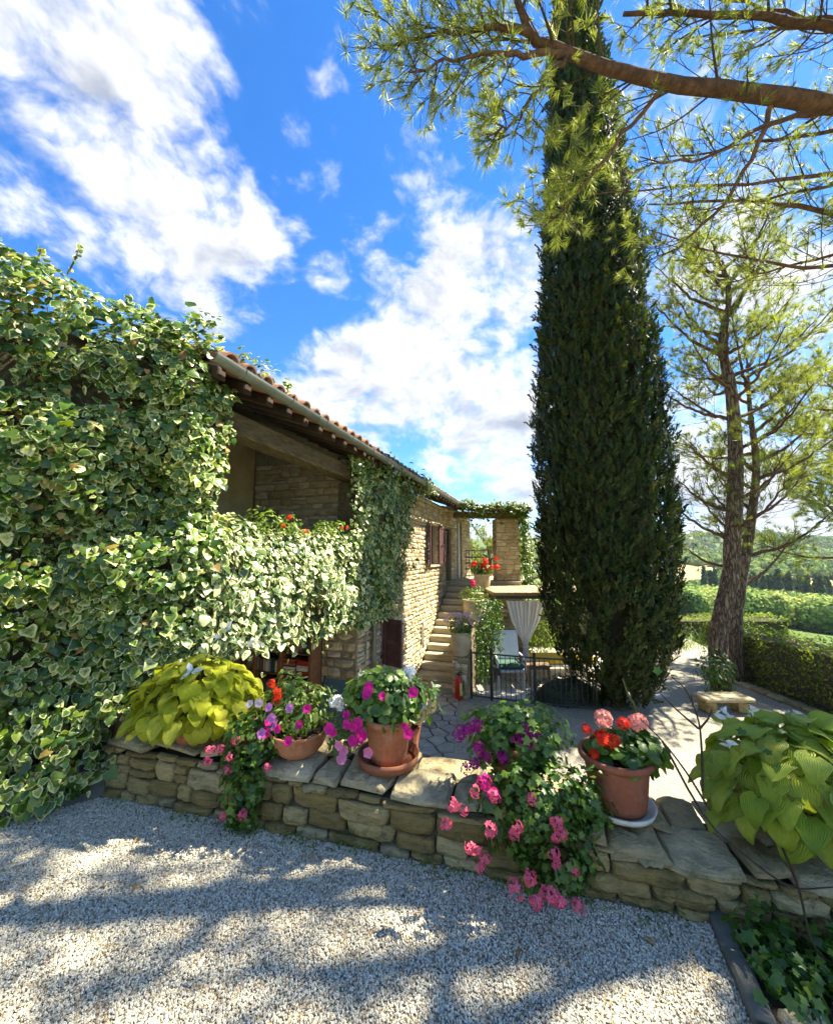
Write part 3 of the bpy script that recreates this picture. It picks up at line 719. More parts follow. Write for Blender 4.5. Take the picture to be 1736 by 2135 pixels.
HF.box('back_wall', 3.0, 12.6, -8.0, -7.7, -1.4, 3.0, 'mortar', house)
def coppo(r0, r1, L, th=.016, ns=8):                                # half-round clay tile, x across, y along
    V, F = [], []
    for y, r_ in ((0, r0), (L, r1)):
        for rr in (r_, r_ - th):
            for k in range(ns + 1):
                a = math.pi * k / ns; V.append((rr * math.cos(a), y, rr * math.sin(a)))
    n1 = ns + 1
    for k in range(ns):
        F += [(k, k + 1, 2 * n1 + k + 1, 2 * n1 + k), (n1 + k + 1, n1 + k, 3 * n1 + k, 3 * n1 + k + 1), (k + 1, k, n1 + k, n1 + k + 1)]
    return np.array(V), F
cv, cf = coppo(.085, .07, .42); cov = mesh('tile', cv, cf, 'roof_tile', smooth=False)
rs_ = np.random.default_rng(4); sl_dir = norm(-HF.n + np.array([0, 0, SL])); up_ = np.cross(HF.a, sl_dir); up_ = up_ if up_[2] > 0 else -up_
for row in range(3):
    for k in range(46):
        s_ = 3.25 + k * .205
        for ch in (0, 1):
            d = -sl_dir if False else sl_dir
            o_ = HF.p(s_ + ch * .1025 + rs_.normal(0, .008), .40 - row * .33 + rs_.normal(0, .012), rz(.40 - row * .33) + (.07 + .012 * row if ch == 0 else .125))
            if ch: B = np.stack([-HF.a, d, -up_], -1)
            else: B = np.stack([HF.a, d, up_], -1)
            if ch and row: continue
            if np.linalg.det(B) < 0: B[:, 0] *= -1
            tw = rs_.normal(0, .03); B[:, 1] = norm(B[:, 1] + tw * B[:, 0])
            obj('tile', cov, roof, mtx=Matrix([[*B[i], o_[i]] for i in range(3)] + [[0, 0, 0, 1]]))
# gutter: half-round channel with brackets, and a downpipe
V, F = [], []
for s_ in (3.0, 12.05):
    for rr in (.058, .051):
        for k in range(11):
            a = math.pi + math.pi * k / 10; V.append(HF.p(s_, .455 + rr * math.cos(a), 3.115 + rr * math.sin(a)))
for k in range(10): F += [(k, k + 1, 22 + k + 1, 22 + k), (11 + k + 1, 11 + k, 33 + k, 33 + k + 1)]
F += [(0, 22, 33, 11), (10, 21, 43, 32)]
part('gutter', V, F, 'gutter_metal', house, smooth=False)
for s_ in np.arange(3.3, 12, .62):
    items = [tube([HF.p(s_, .455 + .061 * math.cos(a), 3.115 + .061 * math.sin(a)) for a in np.linspace(math.pi, 2 * math.pi, 9)], .007, 5)]
    part('gutter_bracket', *items[0], 'gutter_metal', house)
for s_ in np.arange(4.4, 12, 1.9):
    part('gutter_joint', *tube([HF.p(s_ + d, .455, 3.113) for d in (-.015, .015)], .0615, 12), 'gutter_metal', house)
part('downpipe', *tube([HF.p(6.85, .44, 3.06), HF.p(6.85, .36, 2.95), HF.p(6.85, .09, 2.8), HF.p(6.85, .07, 2.6), HF.p(6.85, .07, ZC)], .042, 12), 'gutter_metal', house, smooth=True)
part('pipe', *tube([HF.p(6.62, .03, .55), HF.p(6.62, .03, ZC)], .012, 6), 'gutter_metal', house)
# windows
def shutter(parent, f_, a, z0, z1, w, ang, side):
    """panelled shutter hinged at a, opened out from the wall"""
    d = f_.a * math.cos(ang) * side + f_.n * math.sin(ang); o_ = f_.p(a, .03, 0); s_ = Fr(o_[:2], d[:2])
    it = [s_.vf(0, .07, -.02, .02, z0, z1), s_.vf(w - .07, w, -.02, .02, z0, z1), s_.vf(.06, w - .06, -.008, .008, z0 + .03, z1 - .03)]
    for zz in (z0, (z0 + z1) / 2 - .03, z1 - .07): it.append(s_.vf(.071, w - .071, -.019, .019, zz, zz + .07))
    return part('shutter', *join(it), 'shutter_wood', parent)
def window(f_, h, name='window', mull=1):
    w_ = thing(name, None, None, tuple(f_.p((h[0] + h[1]) / 2, -.1, h[2]))); w_.parent = house; w_.location = w_.location - house.location
    f_.box('pane', h[0] + .03, h[1] - .03, -.19, -.18, h[2] + .03, h[3] - .03, 'glass', w_, bev=0)
    for a0, a1, z0, z1 in ((h[0] + .003, h[0] + .06, h[2], h[3]), (h[1] - .06, h[1] - .003, h[2], h[3])): f_.box('frame', a0, a1, -.2, -.15, z0, z1, 'shutter_wood', w_)
    for z0 in (h[2] + .002, h[3] - .062): f_.box('frame', h[0] + .061, h[1] - .061, -.2, -.15, z0, z0 + .06, 'shutter_wood', w_)
    if mull: f_.box('frame', (h[0] + h[1]) / 2 - .02, (h[0] + h[1]) / 2 + .02, -.198, -.152, h[2] + .063, h[3] - .063, 'shutter_wood', w_)
    f_.box('sill', h[0] - .05, h[1] + .05, -.2, .05, h[2] - .055, h[2] - .004, 'step_stone', w_, bev=.01)
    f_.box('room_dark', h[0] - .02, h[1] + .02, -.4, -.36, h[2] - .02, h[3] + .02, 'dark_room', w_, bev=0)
    return w_
w1 = window(HF, UW); shutter(w1, HF, UW[0], UW[2], UW[3], .34, R(14), -1); shutter(w1, HF, UW[1], UW[2], UW[3], .34, R(15), 1)
w2 = window(HF, GWn); shutter(w2, HF, GWn[0], GWn[2], GWn[3], .42, R(72), -1)
HF.box('vent_panel', VW[0], VW[1], -.02, .012, VW[2], VW[3], 'concrete', house)
# entry wall at the head of the stairs
XF = Fr((.845, 11.37), (1.11, 2.5)); xl = 2.78
xh = [(.10, .62, FL, 2.42), (1.15, 1.75, FL, 2.72)]
wall_core(XF, 'entry_wall', 0, xl, -.4, -.03, FL - .1, 3.1, xh, 'mortar', house)
masonry(XF, layout(0, xl, FL, 3.05, .12, .24, xh, seed=31), 'house_stone', house, .035, -.035, 70, STONE_S, 'entry', seed=9)
d1 = thing('door', None, None, tuple(XF.p(.36, -.1, FL))); d1.parent = house; d1.location = d1.location - house.location
for k in range(5): XF.box('plank', .105 + k * .102, .105 + k * .102 + .098, -.14, -.1, FL + .01, FL + .80, 'old_wood', d1)
XF.box('frame', .105, .165, -.14, -.09, FL + .81, 2.41, 'dark_wood', d1); XF.box('frame', .555, .615, -.14, -.09, FL + .81, 2.41, 'dark_wood', d1)
XF.box('frame', .166, .554, -.14, -.09, 2.35, 2.41, 'dark_wood', d1); XF.box('pane', .167, .553, -.125, -.115, FL + .81, 2.349, 'glass', d1, bev=0)
d2 = thing('glass_door', None, None, tuple(XF.p(1.5, -.1, FL))); d2.parent = house; d2.location = d2.location - house.location
for a0 in (1.155, 1.685): XF.box('frame', a0, a0 + .06, -.14, -.09, FL, 2.71, 'white_paint', d2)
XF.box('pane', 1.216, 1.684, -.125, -.115, FL, 2.70, 'glass', d2, bev=0)

# ------------------------------------------------------------------ stairs, landing, porch
stairs = thing('outdoor_staircase', 'worn stone staircase climbing along the sunlit house wall', 'staircase', tuple(HF.p(9.0, .45, ZC)))
NR = 14; RH = (FL - ZC) / NR; TD = .2546
rs_ = np.random.default_rng(12)
for i in range(NR):
    s0 = 9.01 + i * TD; z1 = ZC + (i + 1) * RH
    HF.box('step', s0 - .025, s0 + TD + (.02 if i < 13 else .25), .02 + rs_.uniform(0, .01), .90, z1 - RH + .0015, z1 + rs_.normal(0, .002), 'step_stone', stairs, bev=.014, tilt=rs_.normal(0, .003))
    if i: HF.box('step_base', s0 + .005, s0 + TD + .0, .03, .895, ZC, z1 - RH - .001, 'step_stone', stairs, bev=0)
sw = thing('stair_side_wall', 'stepped stone wall along the outer side of the stairs carrying flower pots', 'wall', tuple(HF.p(10, 1.05, ZC)))
for a0, a1, zt in ((8.85, 9.18, -.47), (9.19, 11.1, .10), (11.11, 12.35, .62)):
    HF.box('wall_core', a0 + .02, a1 - .02, .925, 1.205, ZC, zt - .05, 'mortar', sw)
    HF.box('capstone', a0 - .01, a1 - .003, .905, 1.235, zt - .05, zt, 'cap_stone', sw, bev=.012)
SF = Fr(HF.p(8.85, .90, 0)[:2], HF.n[:2])
masonry(SF, layout(.0, .33, ZC, -.52, .12, .17, seed=3), 'house_stone', sw, .035, -.025, 60, STONE_S, 'pil', seed=2)
IF = Fr(HF.p(12.35, 1.215, 0)[:2], HF.a[:2])
# landing and terrace under the porch
ter = thing('porch', 'covered upper porch with stone pillar and creeper on its roof edge', 'porch', (2.4, 12.6, ZC))
HF.box('landing_floor', 12.60, 15.6, -.02, 2.1, FL - .14, FL - .004, 'step_stone', ter)
wbox('terrace_block', (1.93, 11.62, ZC), (3.22, 14.6, FL - .15), 'mortar', ter)
TF = Fr((1.93, 11.60), (1, 0)); masonry(TF, layout(0, 1.29, ZC, FL - .15, .12, .24, seed=14), 'house_stone', ter, .035, -.022, 120, STONE_S, 'ter', seed=4)
wbox('pillar_core', (2.44, 11.63, FL - .14), (3.12, 12.2, 2.74), 'mortar', ter)
PF = Fr((2.42, 11.62), (1, 0)); masonry(PF, layout(0, .72, FL - .14, 2.73, .12, .22, seed=15), 'house_stone', ter, .035, -.02, 80, STONE_S, 'plf', seed=4)
PG = Fr((2.42, 12.22), (0, -1)); masonry(PG, layout(0, .6, FL - .14, 2.73, .12, .22, seed=16), 'house_stone', ter, .035, -.02, 60, STONE_S, 'plg', seed=5)
QF = Fr((1.15, 11.55), (2.2, .12)); QF.box('porch_beam', 0, 2.25, -.2, .0, 2.745, 2.93, 'old_wood', ter, bev=.015)
def pzr(y): return 2.95 + (y - 11.3) * .16
for k in range(12):
    x = 1.2 + k * .185; V, F = box_vf(.07, 3.6, .09, .006); V = V.copy(); y_ = V[:, 1] + 13.1
    V2 = np.column_stack([V[:, 0] + x, y_, V[:, 2] + pzr(y_) + .04 - (x - 1.2) * .05]); part('rafter', V2, F, 'dark_wood', ter)
V, F = box_vf(2.35, 3.8, .05); V = V.copy(); y_ = V[:, 1] + 13.1; x_ = V[:, 0] + 2.26
part('porch_roof', np.column_stack([x_, y_, V[:, 2] + pzr(y_) + .113 - (x_ - 1.2) * .05]), F, 'brick_tile', ter)
for k in range(12):
    o_ = (1.2 + k * .19, 11.16, pzr(11.16) + .14 - k * .0095); obj('tile', cov, ter, loc=o_)
# slab roof over the patio with its pier
sl = thing('patio_canopy', 'thin pale stone slab canopy over the patio by the cypress', 'canopy', (3.0, 10.2, .6))
wbox('slab', (1.84, 9.32, .645), (4.7, 11.5, .735), 'cap_stone', sl, bev=.015)
wbox('edge_beam', (1.88, 9.36, .57), (4.66, 9.46, .643), 'old_wood', sl)
wbox('pier_core', (2.2, 10.02, ZC), (2.74, 10.5, .52), 'mortar', sl)
NF = Fr((2.18, 10.0), (1, 0)); masonry(NF, layout(0, .58, ZC, .52, .11, .22, seed=18), 'house_stone', sl, .035, -.02, 90, STONE_S, 'pier', seed=7)
rail = thing('porch_railing', 'thin dark metal railing on the upper porch', 'railing', (2.0, 13.2, FL))
for x in np.arange(1.62, 2.45, .1): part('bar', *tube([(x, 13.3, FL), (x, 13.3, FL + .92)], .008, 5), 'iron', rail)
for z in (FL + .08, FL + .93): part('rail', *tube([(1.58, 13.3, z), (2.45, 13.3, z)], .016, 6), 'iron', rail)
for z in (FL + .3, FL + .5, FL + .7): part('rail', *tube([(1.58, 13.32, z), (2.45, 13.32, z)], .02, 4), 'dark_wood', rail)

# ------------------------------------------------------------------ climbers
def ivy(parent, samp, n, size, tm, mat, nparts, seed, tilt=.45, spread=.55, hole=.30, hs=2.6, jit=.10, pname='leaf', key='ivy', lump=.16, top=None):
    r_ = np.random.default_rng(seed); P_, N_, T_, S_ = [], [], [], []
    while len(P_) < n:
        p_, nn = samp(r_); h = nz3(p_, hs, seed)
        if h > hole and r_.random() < .93: continue
        p_ = p_ + nn * (nz3(p_, 2.1, seed + 5.5) * lump + nz3(p_, 5.5, seed + 1.5) * lump * .45 - r_.exponential(jit) + .05)
        n_ = nn + np.array([0, 0, 1.]) * r_.normal(tilt, .3) + r_.normal(0, spread, 3) * .6
        t_ = np.array([0, 0, -1.]) + r_.normal(0, .5, 3)
        P_.append(p_); N_.append(n_); T_.append(t_); S_.append(size * float(np.clip(r_.lognormal(-.08, .36), .42, 1.75)))
    scatter(parent, pname, 'foliage', tm, key, mat, P_, N_, T_, S_, nparts, rest=IVYC if tm is IVY else None)
def stems(parent, paths, r_=.006, mat='twig', name='stem'):
    its = [tube(p_, [r_, r_ * .5], 5, 12) for p_ in paths]
    if len(its) <= 24:
        for V, F in its: part(name, V, F, mat, parent)
    else: part(name, *join(its), mat, parent, kind='stuff')

ga_t = ([0, .12, .27, .40, .52, .66, .8, .92, 1.07, 1.25, 1.6, 2.2, 4], [3.22, 3.34, 3.42, 3.52, 3.56, 3.52, 3.58, 3.68, 3.80, 3.78, 3.78, 3.8, 3.8])
def ga_b(a): return float(np.interp(a, [-.1, .26, .44, .50, .8, 1.2, 4], [.74, .66, .30, .10, .06, .03, .05]))
gi_ = thing('gable_ivy', 'large wall of cream-edged variegated ivy climbing the house end', 'ivy', (-2.3, 2.8, 0))
def s_gable(r_):
    a = r_.uniform(-.10, 1.9)
    if r_.random() < .05: return HF.p(r_.uniform(2.95, 3.2), r_.uniform(-.9, .40), 3.3 + .36 * 0) + np.array([0, 0, SL * r_.uniform(0, 1)]) * .5, norm(np.array([.3, -.7, .6]))
    z0, z1 = ga_b(a), float(np.interp(a, *ga_t)); z = r_.uniform(z0, z1)
    b = .14 - .04 * min(1, z) + .10 * math.sin(max(0, min(1, (z - z0) / max(.2, z1 - z0))) * math.pi) - .16 * max(0, (.12 - a) / .18) - .22 * max(0, (z - z1 + .25) / .25) ** 2
    nn = GF.n + GF.a * max(0, (.25 - a)) * 2.6 + np.array([0, 0, 1.]) * max(0, (z - z1 + .3)) * 2.5
    return GF.p(-a, b, z), nn / np.linalg.norm(nn)
ivy(gi_, s_gable, 17000, .051, IVY, 'ivy', 300, 3, tilt=.5, hole=.42, hs=3.6, lump=.22, jit=.11, spread=.75)
r_ = np.random.default_rng(77); ps, P_, N_, T_, S_ = [], [], [], [], []
for _ in range(60):                                                   # bare vines under the leaves
    a = r_.uniform(0, 2.2); z = r_.uniform(.1, 2.2); ps.append([GF.p(-a, -.02, z), GF.p(-a + r_.normal(0, .15), .02, z + .5), GF.p(-a + r_.normal(0, .3), .0, z + 1.0)])
for a, h, lean in ((1.02, .26, .04), (1.36, .34, -.30), (.55, .16, .06), (.3, .18, .10), (.16, .14, .12), (.72, .14, .1), (1.2, .14, 0)):   # shoots above the top
    z = float(np.interp(a, *ga_t)) - .05; b0 = GF.p(-a, .02, z); b1 = GF.p(-a + lean, .0, z + h); pth = [b0, (b0 + b1) / 2 + [.02, 0, .03], b1]; ps.append(pth)
    for t in np.linspace(.2, 1, 7):
        q_ = spline(pth, 20)[int(t * 19)]; P_.append(q_); N_.append(r_.normal(0, 1, 3) + [0, -1, .3]); T_.append(r_.normal(0, 1, 3) + [0, 0, .5]); S_.append(r_.uniform(.035, .06))
scatter(gi_, 'leaf', 'foliage', IVY, 'ivy', 'ivy', P_, N_, T_, S_, 60); stems(gi_, ps, .007)
lg = part('sawn_branch_end', *tube([GF.p(-1.28, .0, 3.42), GF.p(-1.27, .16, 3.40)], .036, 14), 'cut_wood', gi_)

pi_ = thing('parapet_ivy', 'sunlit pale variegated ivy hanging over the loggia parapet', 'ivy', tuple(HF.p(4.8, .1, .6)))
def s_par(r_):
    a = r_.uniform(3.25, 6.25); z0 = float(np.interp(a, [3.3, 3.9, 4.5, 5, 6.2], [.76, .70, .66, .64, .60])); z1 = float(np.interp(a, [3.3, 3.8, 4.4, 5.2, 6.2], [1.96, 1.90, 1.85, 1.83, 1.90])); k = r_.random() ** .92; z = z0 + (z1 - z0) * k
    z -= r_.exponential(.05) * (r_.random() < .25)
    b = .14 + .09 * math.sin(k * math.pi) - .14 * max(0, k - .8) * 3
    if r_.random() < .12: return HF.p(a, r_.uniform(-.25, .1), z1 + .01), norm(HF.n * .3 + np.array([0, 0, 1.]))
    nn = HF.n + np.array([0, 0, 1.]) * max(0, k - .6) * 1.6; return HF.p(a, b, z), nn / np.linalg.norm(nn)
ivy(pi_, s_par, 8500, .058, IVY, 'ivy_bright', 300, 9, tilt=.45, hole=.36, hs=3.2, lump=.12, key='ivyb')
ps = []
for _ in range(40):
    a = r_.uniform(3.3, 6.2); ps.append([HF.p(a, 0.0, 1.85), HF.p(a + r_.normal(0, .1), .06, 1.3), HF.p(a + r_.normal(0, .2), .1, .7)])
stems(pi_, ps, .006)
# geraniums growing out of the parapet
ci_ = thing('corner_ivy', 'shaded small-leaved ivy hanging from the eave at the house corner', 'ivy', tuple(HF.p(7, .2, .6)))
def s_col(r_):
    while True:
        a = r_.uniform(5.75, 8.55); z = r_.uniform(.5, 3.1)
        lo = float(np.interp(a, [5.7, 6.7, 7.3, 7.6, 7.9, 8.1, 8.3, 8.5], [.62, .58, .66, .80, 1.25, 1.7, 2.1, 2.6])); 
        if z < lo + .12 * nz3((a, z, 0), 4): continue
        if a < 6.0 and z > 1.95 and z < 2.9 and r_.random() < .75: continue
        b = .16 + .20 * math.sin(min(1, max(0, (a - 5.7) / 2.8)) * math.pi) * (.5 + .5 * min(1, z / 2)) - .1 * max(0, z - 2.9)
        nn = HF.n + HF.a * ((a - 7.1) * .35 if a > 7.3 else (a - 7.1) * .55)
        return HF.p(a, b, z), nn / np.linalg.norm(nn)
ivy(ci_, s_col, 7500, .055, IVY, 'ivy', 300, 13, tilt=.4, hole=.38, hs=3.4, lump=.14, key='ivy')
ps = [[HF.p(a, .02, 2.9), HF.p(a + r_.normal(0, .1), .08, 2.0), HF.p(a + r_.normal(0, .15), .08, 1.1)] for a in r_.uniform(6.2, 8, 18)]; stems(ci_, ps, .008)
# tufts of ivy along the gutter and the roof
er = thing('gutter_creeper', 'thin strand of ivy trailing along the gutter beyond the corner', 'ivy', tuple(HF.p(8.5, .4, 3)))
def s_gut(r_):
    a = r_.choice([r_.uniform(6.3, 8.0), r_.uniform(8.0, 9.4), r_.uniform(8.3, 8.9)]); nn = norm(HF.n * .6 + np.array([0, 0, 1.]) * r_.uniform(-.3, 1)); return HF.p(a, .42 + r_.normal(0, .07), 3.14 + r_.normal(0, .07) - (.25 * r_.random() if r_.random() < .3 else 0)), nn
ivy(er, s_gut, 700, .06, IVY, 'ivy', 60, 15, hole=.25, hs=3.5)
er2 = thing('roof_weeds', 'small ivy shoots growing between the roof tiles at the near gutter', 'ivy', tuple(HF.p(3.8, .3, 3.2)))
def s_rw(r_):
    a = r_.choice([3.45, 3.62, 3.72, 4.02]) + r_.normal(0, .05); return HF.p(a, .36 + r_.normal(0, .03), 3.22 + abs(r_.normal(0, .05))), norm(np.array([0, -.4, 1.]) + r_.normal(0, .4, 3))
ivy(er2, s_rw, 110, .04, IVY, 'ivy', 30, 16, hole=2, jit=.01)
pc = thing('porch_creeper', 'light green creeper along the porch roof edge and its outer post', 'creeper', (2.8, 11.4, 2.8))
def s_pc(r_):
    if r_.random() < .62:
        t = r_.random() ** .8; x = 1.25 + 2.15 * t; return np.array([x, 11.2 + r_.normal(0, .1), 3.13 - t * .10 + r_.normal(0, .06) - (r_.exponential(.12) if r_.random() < .3 else 0)]), norm(np.array([.2, -.8, .7]))
    z = r_.uniform(.7, 2.85); return np.array([3.30 + r_.normal(0, .09), 11.62 + r_.normal(0, .1), z]), norm(np.array([.2, -1, .3]) + r_.normal(0, .3, 3))
ivy(pc, s_pc, 2600, .07, IVY, 'creeper', 200, 19, hole=.34, hs=3.5, key='crp')
stems(pc, [[(3.3, 11.65, ZC), (3.34, 11.62, 1), (3.3, 11.6, 2.9)], [(3.26, 11.65, ZC), (3.25, 11.6, 1.2), (3.33, 11.6, 2.7)]], .015)
sv_ = thing('stair_vine', 'dark green vine hanging beside the stairs under the canopy edge', 'vine', tuple(HF.p(9.8, 1.5, ZC)))
def s_sv(r_):
    a = r_.uniform(9.4, 10.6); z = r_.uniform(-1.1, .62); b = 1.25 + r_.uniform(0, .55) * (1 if z > -.6 else .6); return HF.p(a, b, z), norm(-HF.a * .8 + np.array([0, 0, .4]) + r_.normal(0, .3, 3))
ivy(sv_, s_sv, 2600, .06, OVAL, 'geranium_leaf', 160, 23, hole=.35, hs=3.5, key='svl')
stems(sv_, [[HF.p(9.9, 1.5, ZC), HF.p(9.9, 1.45, -.4), HF.p(9.8, 1.5, .5)], [HF.p(10.1, 1.6, ZC), HF.p(10, 1.6, 0), HF.p(10, 1.5, .5)]], .015)

# ------------------------------------------------------------------ potted plants
def bush(parent, c, rad, n, size, tm, mat, nparts, seed, key, shell=.55, down=0.0, up=.5, hole=.42, pname='leaf', cut=None):
    r_ = np.random.default_rng(seed); P_, N_, T_, S_ = [], [], [], []; c = np.array(c, float); rad = np.array(rad, float); k = 0
    while len(P_) < n and k < n * 30:
        k += 1; d = norm(r_.normal(0, 1, 3)); q_ = shell + (1 - shell) * r_.random() ** .6; p_ = c + d * rad * q_ * (1 + .25 * nz3(c + d * rad, 5, seed))
        if cut is not None and not cut(p_): continue
        if nz3(p_, 9, seed) > hole: continue
        n_ = d + np.array([0, 0, up]) + r_.normal(0, .35, 3); t_ = d * .8 + np.array([0, 0, -.3 - down]) + r_.normal(0, .4, 3)
        P_.append(p_); N_.append(n_); T_.append(t_); S_.append(size * float(np.clip(r_.lognormal(-.05, .3), .5, 1.6)))
    scatter(parent, pname, 'foliage', tm, key, mat, P_, N_, T_, S_, nparts)
def blooms(parent, pts, size, tm, mat, key, seed=1, face=(-.1, -1, .35), stem=None, name='flower'):
    r_ = np.random.default_rng(seed); pts = np.array(pts, float); n = len(pts)
    N_ = np.array(face)[None] + r_.normal(0, .28, (n, 3)); S_ = size * r_.uniform(.85, 1.18, n)
    scatter(parent, name, 'blossom', tm, key, mat, pts, N_, np.cross(N_, r_.normal(0, 1, (n, 3))), S_, n)
    if stem is not None:
        stems(parent, [[p_ - np.array([0, 0, .004]), (p_ + np.array(stem)) / 2 + r_.normal(0, .015, 3), np.array(stem) + r_.normal(0, .03, 3)] for p_ in pts], .0022, 'green_stem', 'flower_stem')
def px(u, v, y):
    """photo direction -> world point at depth y (used to lay blooms and twigs out in their own depth)"""
    d = pdir(u, v); return np.array([0, 0, 1.6]) + np.array(d) * (y / d[1])
def pot(parent, c, prof, mat, ns=36, name='pot', soil_r=None, soil_z=None):
    o = part(name, *lathe(prof, ns, c), mat, parent, smooth=True)
    o.data.polygons.foreach_set('use_smooth', [True] * len(o.data.polygons))
    if soil_r:
        n = 20; V = [(c[0], c[1], c[2] + soil_z + .01)] + [(c[0] + soil_r * math.cos(2 * math.pi * k / n), c[1] + soil_r * math.sin(2 * math.pi * k / n), c[2] + soil_z) for k in range(n)]
        part('soil', V, [(0, 1 + k, 1 + (k + 1) % n) for k in range(n)], 'soil', parent)
# hostas
def hosta_leaf(bend, wave, w=.62, nx=9, ny=10):
    V, F, ac, rim = [], [], [], []
    ts = np.linspace(0, 1, ny)
    y, z, ang = 0., 0., .25
    for j, t in enumerate(ts):
        if j: ang -= bend / (ny - 1); y += math.cos(ang) / (ny - 1); z += math.sin(ang) / (ny - 1)
        wd = w * .5 * (min(1, (t + .03) / .18) ** .6) * (1 - max(0, (t - .30)) / .70) ** .72 * 1.06
        if j == ny - 1: wd = .004
        back = -.10 * max(0, 1 - t / .15)
        for i in range(nx):
            s_ = -1 + 2 * i / (nx - 1)
            V.append((s_ * wd, y + back * abs(s_), z + .10 * abs(s_) ** 1.5 * (1 - t) + wave * math.sin(t * 9 + s_ * 2) * abs(s_) * .05 - .03 * math.cos(s_ * 3.14) * 0)); ac.append(s_ * (.35 + .65)); rim.append(abs(s_) ** 3)
    for j in range(ny - 1):
        for i in range(nx - 1):
            a = j * nx + i; F += [(a, a + 1, a + nx + 1), (a, a + nx + 1, a + nx)]
    return np.array(V), np.array(F), {'rim': np.array(rim), 'across': np.array(ac)}
HOSTA = [hosta_leaf(.9, .4, .86), hosta_leaf(1.4, .7, .80), hosta_leaf(1.9, .3, .9), hosta_leaf(.55, .8, .82)]
def hosta(name, label, c, rad, hgt, nl, ll, mat, seed, key, low_=-.2):
    """mound of overlapping ribbed leaves on stalks from one crown"""
    r_ = np.random.default_rng(seed); t_ = thing(name, label, 'plant', c); c = np.array(c); pet = []
    for k in range(nl):
        q_ = (k + .5) / nl; el = R(90) - math.acos(1 - q_ * 1.24); az = k * 2.39996 + r_.normal(0, .2)
        d = np.array([math.cos(az) * math.cos(el), math.sin(az) * math.cos(el), math.sin(el)])
        p_ = c + d * np.array([rad, rad * .8, hgt]) * r_.uniform(.72, .98)
        out = norm(np.array([d[0], d[1], 0.]) + r_.normal(0, .12, 3) * [1, 1, 0] + 1e-6); slope = .25 - 1.1 * (1 - max(0, el) / R(90)) ** 1.2 + r_.normal(0, .18)
        tip = norm(out + np.array([0, 0, slope])); n_ = np.cross(np.cross(tip, [0, 0, 1.]), tip) + r_.normal(0, .16, 3); n_ = n_ if n_ @ (d + [0, 0, .3]) > 0 else -n_
        S_ = ll * r_.uniform(.72, 1.18); w_ = int(r_.integers(len(HOSTA))); B = basis(n_[None], tip[None])[0]; p_ = p_ - tip * S_ * .45
        obj('leaf', tmesh(key + str(w_), HOSTA[w_], mat), t_, mtx=Matrix([[*(B[i] * S_), p_[i]] for i in range(3)] + [[0, 0, 0, 1]]))
        pet.append([c + np.array([0, 0, -.05]), (c + p_) / 2 + d * .06, p_])
    V, F = join([tube(p_, [.006, .004], 5, 8) for p_ in pet]); part('leaf_stalks', V, F, 'green_stem', t_, kind='stuff')
    return t_
h1 = hosta('golden_hosta', 'golden yellow-green hosta mounding over the wall beside the ivy', (-1.49, 2.74, .56), .45, .36, 260, .132, 'hosta_gold', 5, 'hg')
part('pot', *lathe([(.10, -.18), (.12, -.18), (.15, .02), (.13, .02)], 24, (-1.49, 2.74, .565)), 'dark_terracotta', h1)
h2 = hosta('green_hosta', 'large green hosta sprawling over the right end of the wall', (1.88, 1.99, .44), .49, .37, 260, .142, 'hosta_green', 8, 'hn')
part('pot', *lathe([(.10, -.16), (.12, -.16), (.16, .02), (.14, .02)], 24, (1.86, 2.05, .42)), 'dark_terracotta', h2)
def stalk(parent, a, b, n, size, mat, seed):
    r_ = np.random.default_rng(seed); a, b = np.array(a), np.array(b); stems(parent, [[a, (a + b) / 2 + r_.normal(0, .03, 3), b]], .004, 'green_stem', 'flower_stalk')
    P_ = [a + (b - a) * t for t in np.linspace(.72, 1, n)]; N_ = r_.normal(0, 1, (n, 3)); T_ = norm(r_.normal(0, 1, (n, 3)) * [1, 1, .35] + [0, 0, .1])
    scatter(parent, 'flower', 'blossom', OVAL, 'hfl', mat, P_, N_, T_, size * r_.uniform(.8, 1.2, n), n)
for k, (e, f_) in enumerate([((-1.45, 2.72, .9), (-1.28, 2.66, 1.12)), ((-1.42, 2.72, .9), (-1.08, 2.7, 1.02)), ((-1.5, 2.7, .8), (-1.45, 2.55, .86))]): stalk(h1, e, f_, 8, .065, 'white_petal', k)
for k, (e, f_) in enumerate([((1.7, 2.1, .6), px(1500, 1475, 2.2)), ((1.75, 2.0, .6), px(1560, 1470, 2.1)), ((1.6, 2.0, .6), px(1512, 1545, 1.95)), ((1.95, 2.1, .6), px(1650, 1480, 2.1)), ((1.9, 2.0, .6), px(1700, 1530, 2.0))]): stalk(h2, e, f_, 5, .055, 'white_petal', k + 9)

ZW = .37
# 1 terracotta bowl of petunias
b1 = thing('petunia_bowl', 'shallow terracotta bowl of pink and lilac petunias on the wall', 'potted plant', (-.74, 2.56, ZW))
pot(b1, (-.74, 2.56, ZW), [(.0, .0), (.09, .0), (.115, .012), (.15, .05), (.172, .105), (.178, .13), (.182, .132), (.182, .148), (.170, .148), (.165, .13), (.14, .11)], 'terracotta', soil_r=.165, soil_z=.12)
bush(b1, (-.76, 2.57, .645), (.27, .20, .16), 900, .042, OVAL, 'petunia_leaf', 110, 41, 'pl', shell=.3, hole=.3)
bush(b1, (-.80, 2.56, .74), (.16, .12, .14), 130, .05, OVAL, 'petunia_leaf', 20, 42, 'pl', shell=.2)
blooms(b1, [px(u, v, 2.36) for u, v in [(722, 1510 - 20), (625, 1512), (600, 1546 - 0), (560, 1505), (578, 1520), (552, 1528)]], .05, PETUNIA, 'magenta', 'pm', 1)
blooms(b1, [px(u, v, 2.34) for u, v in [(566, 1498), (572, 1512), (545, 1530), (604, 1476), (560, 1475)]], .052, PETUNIA, 'lilac', 'plc', 2)
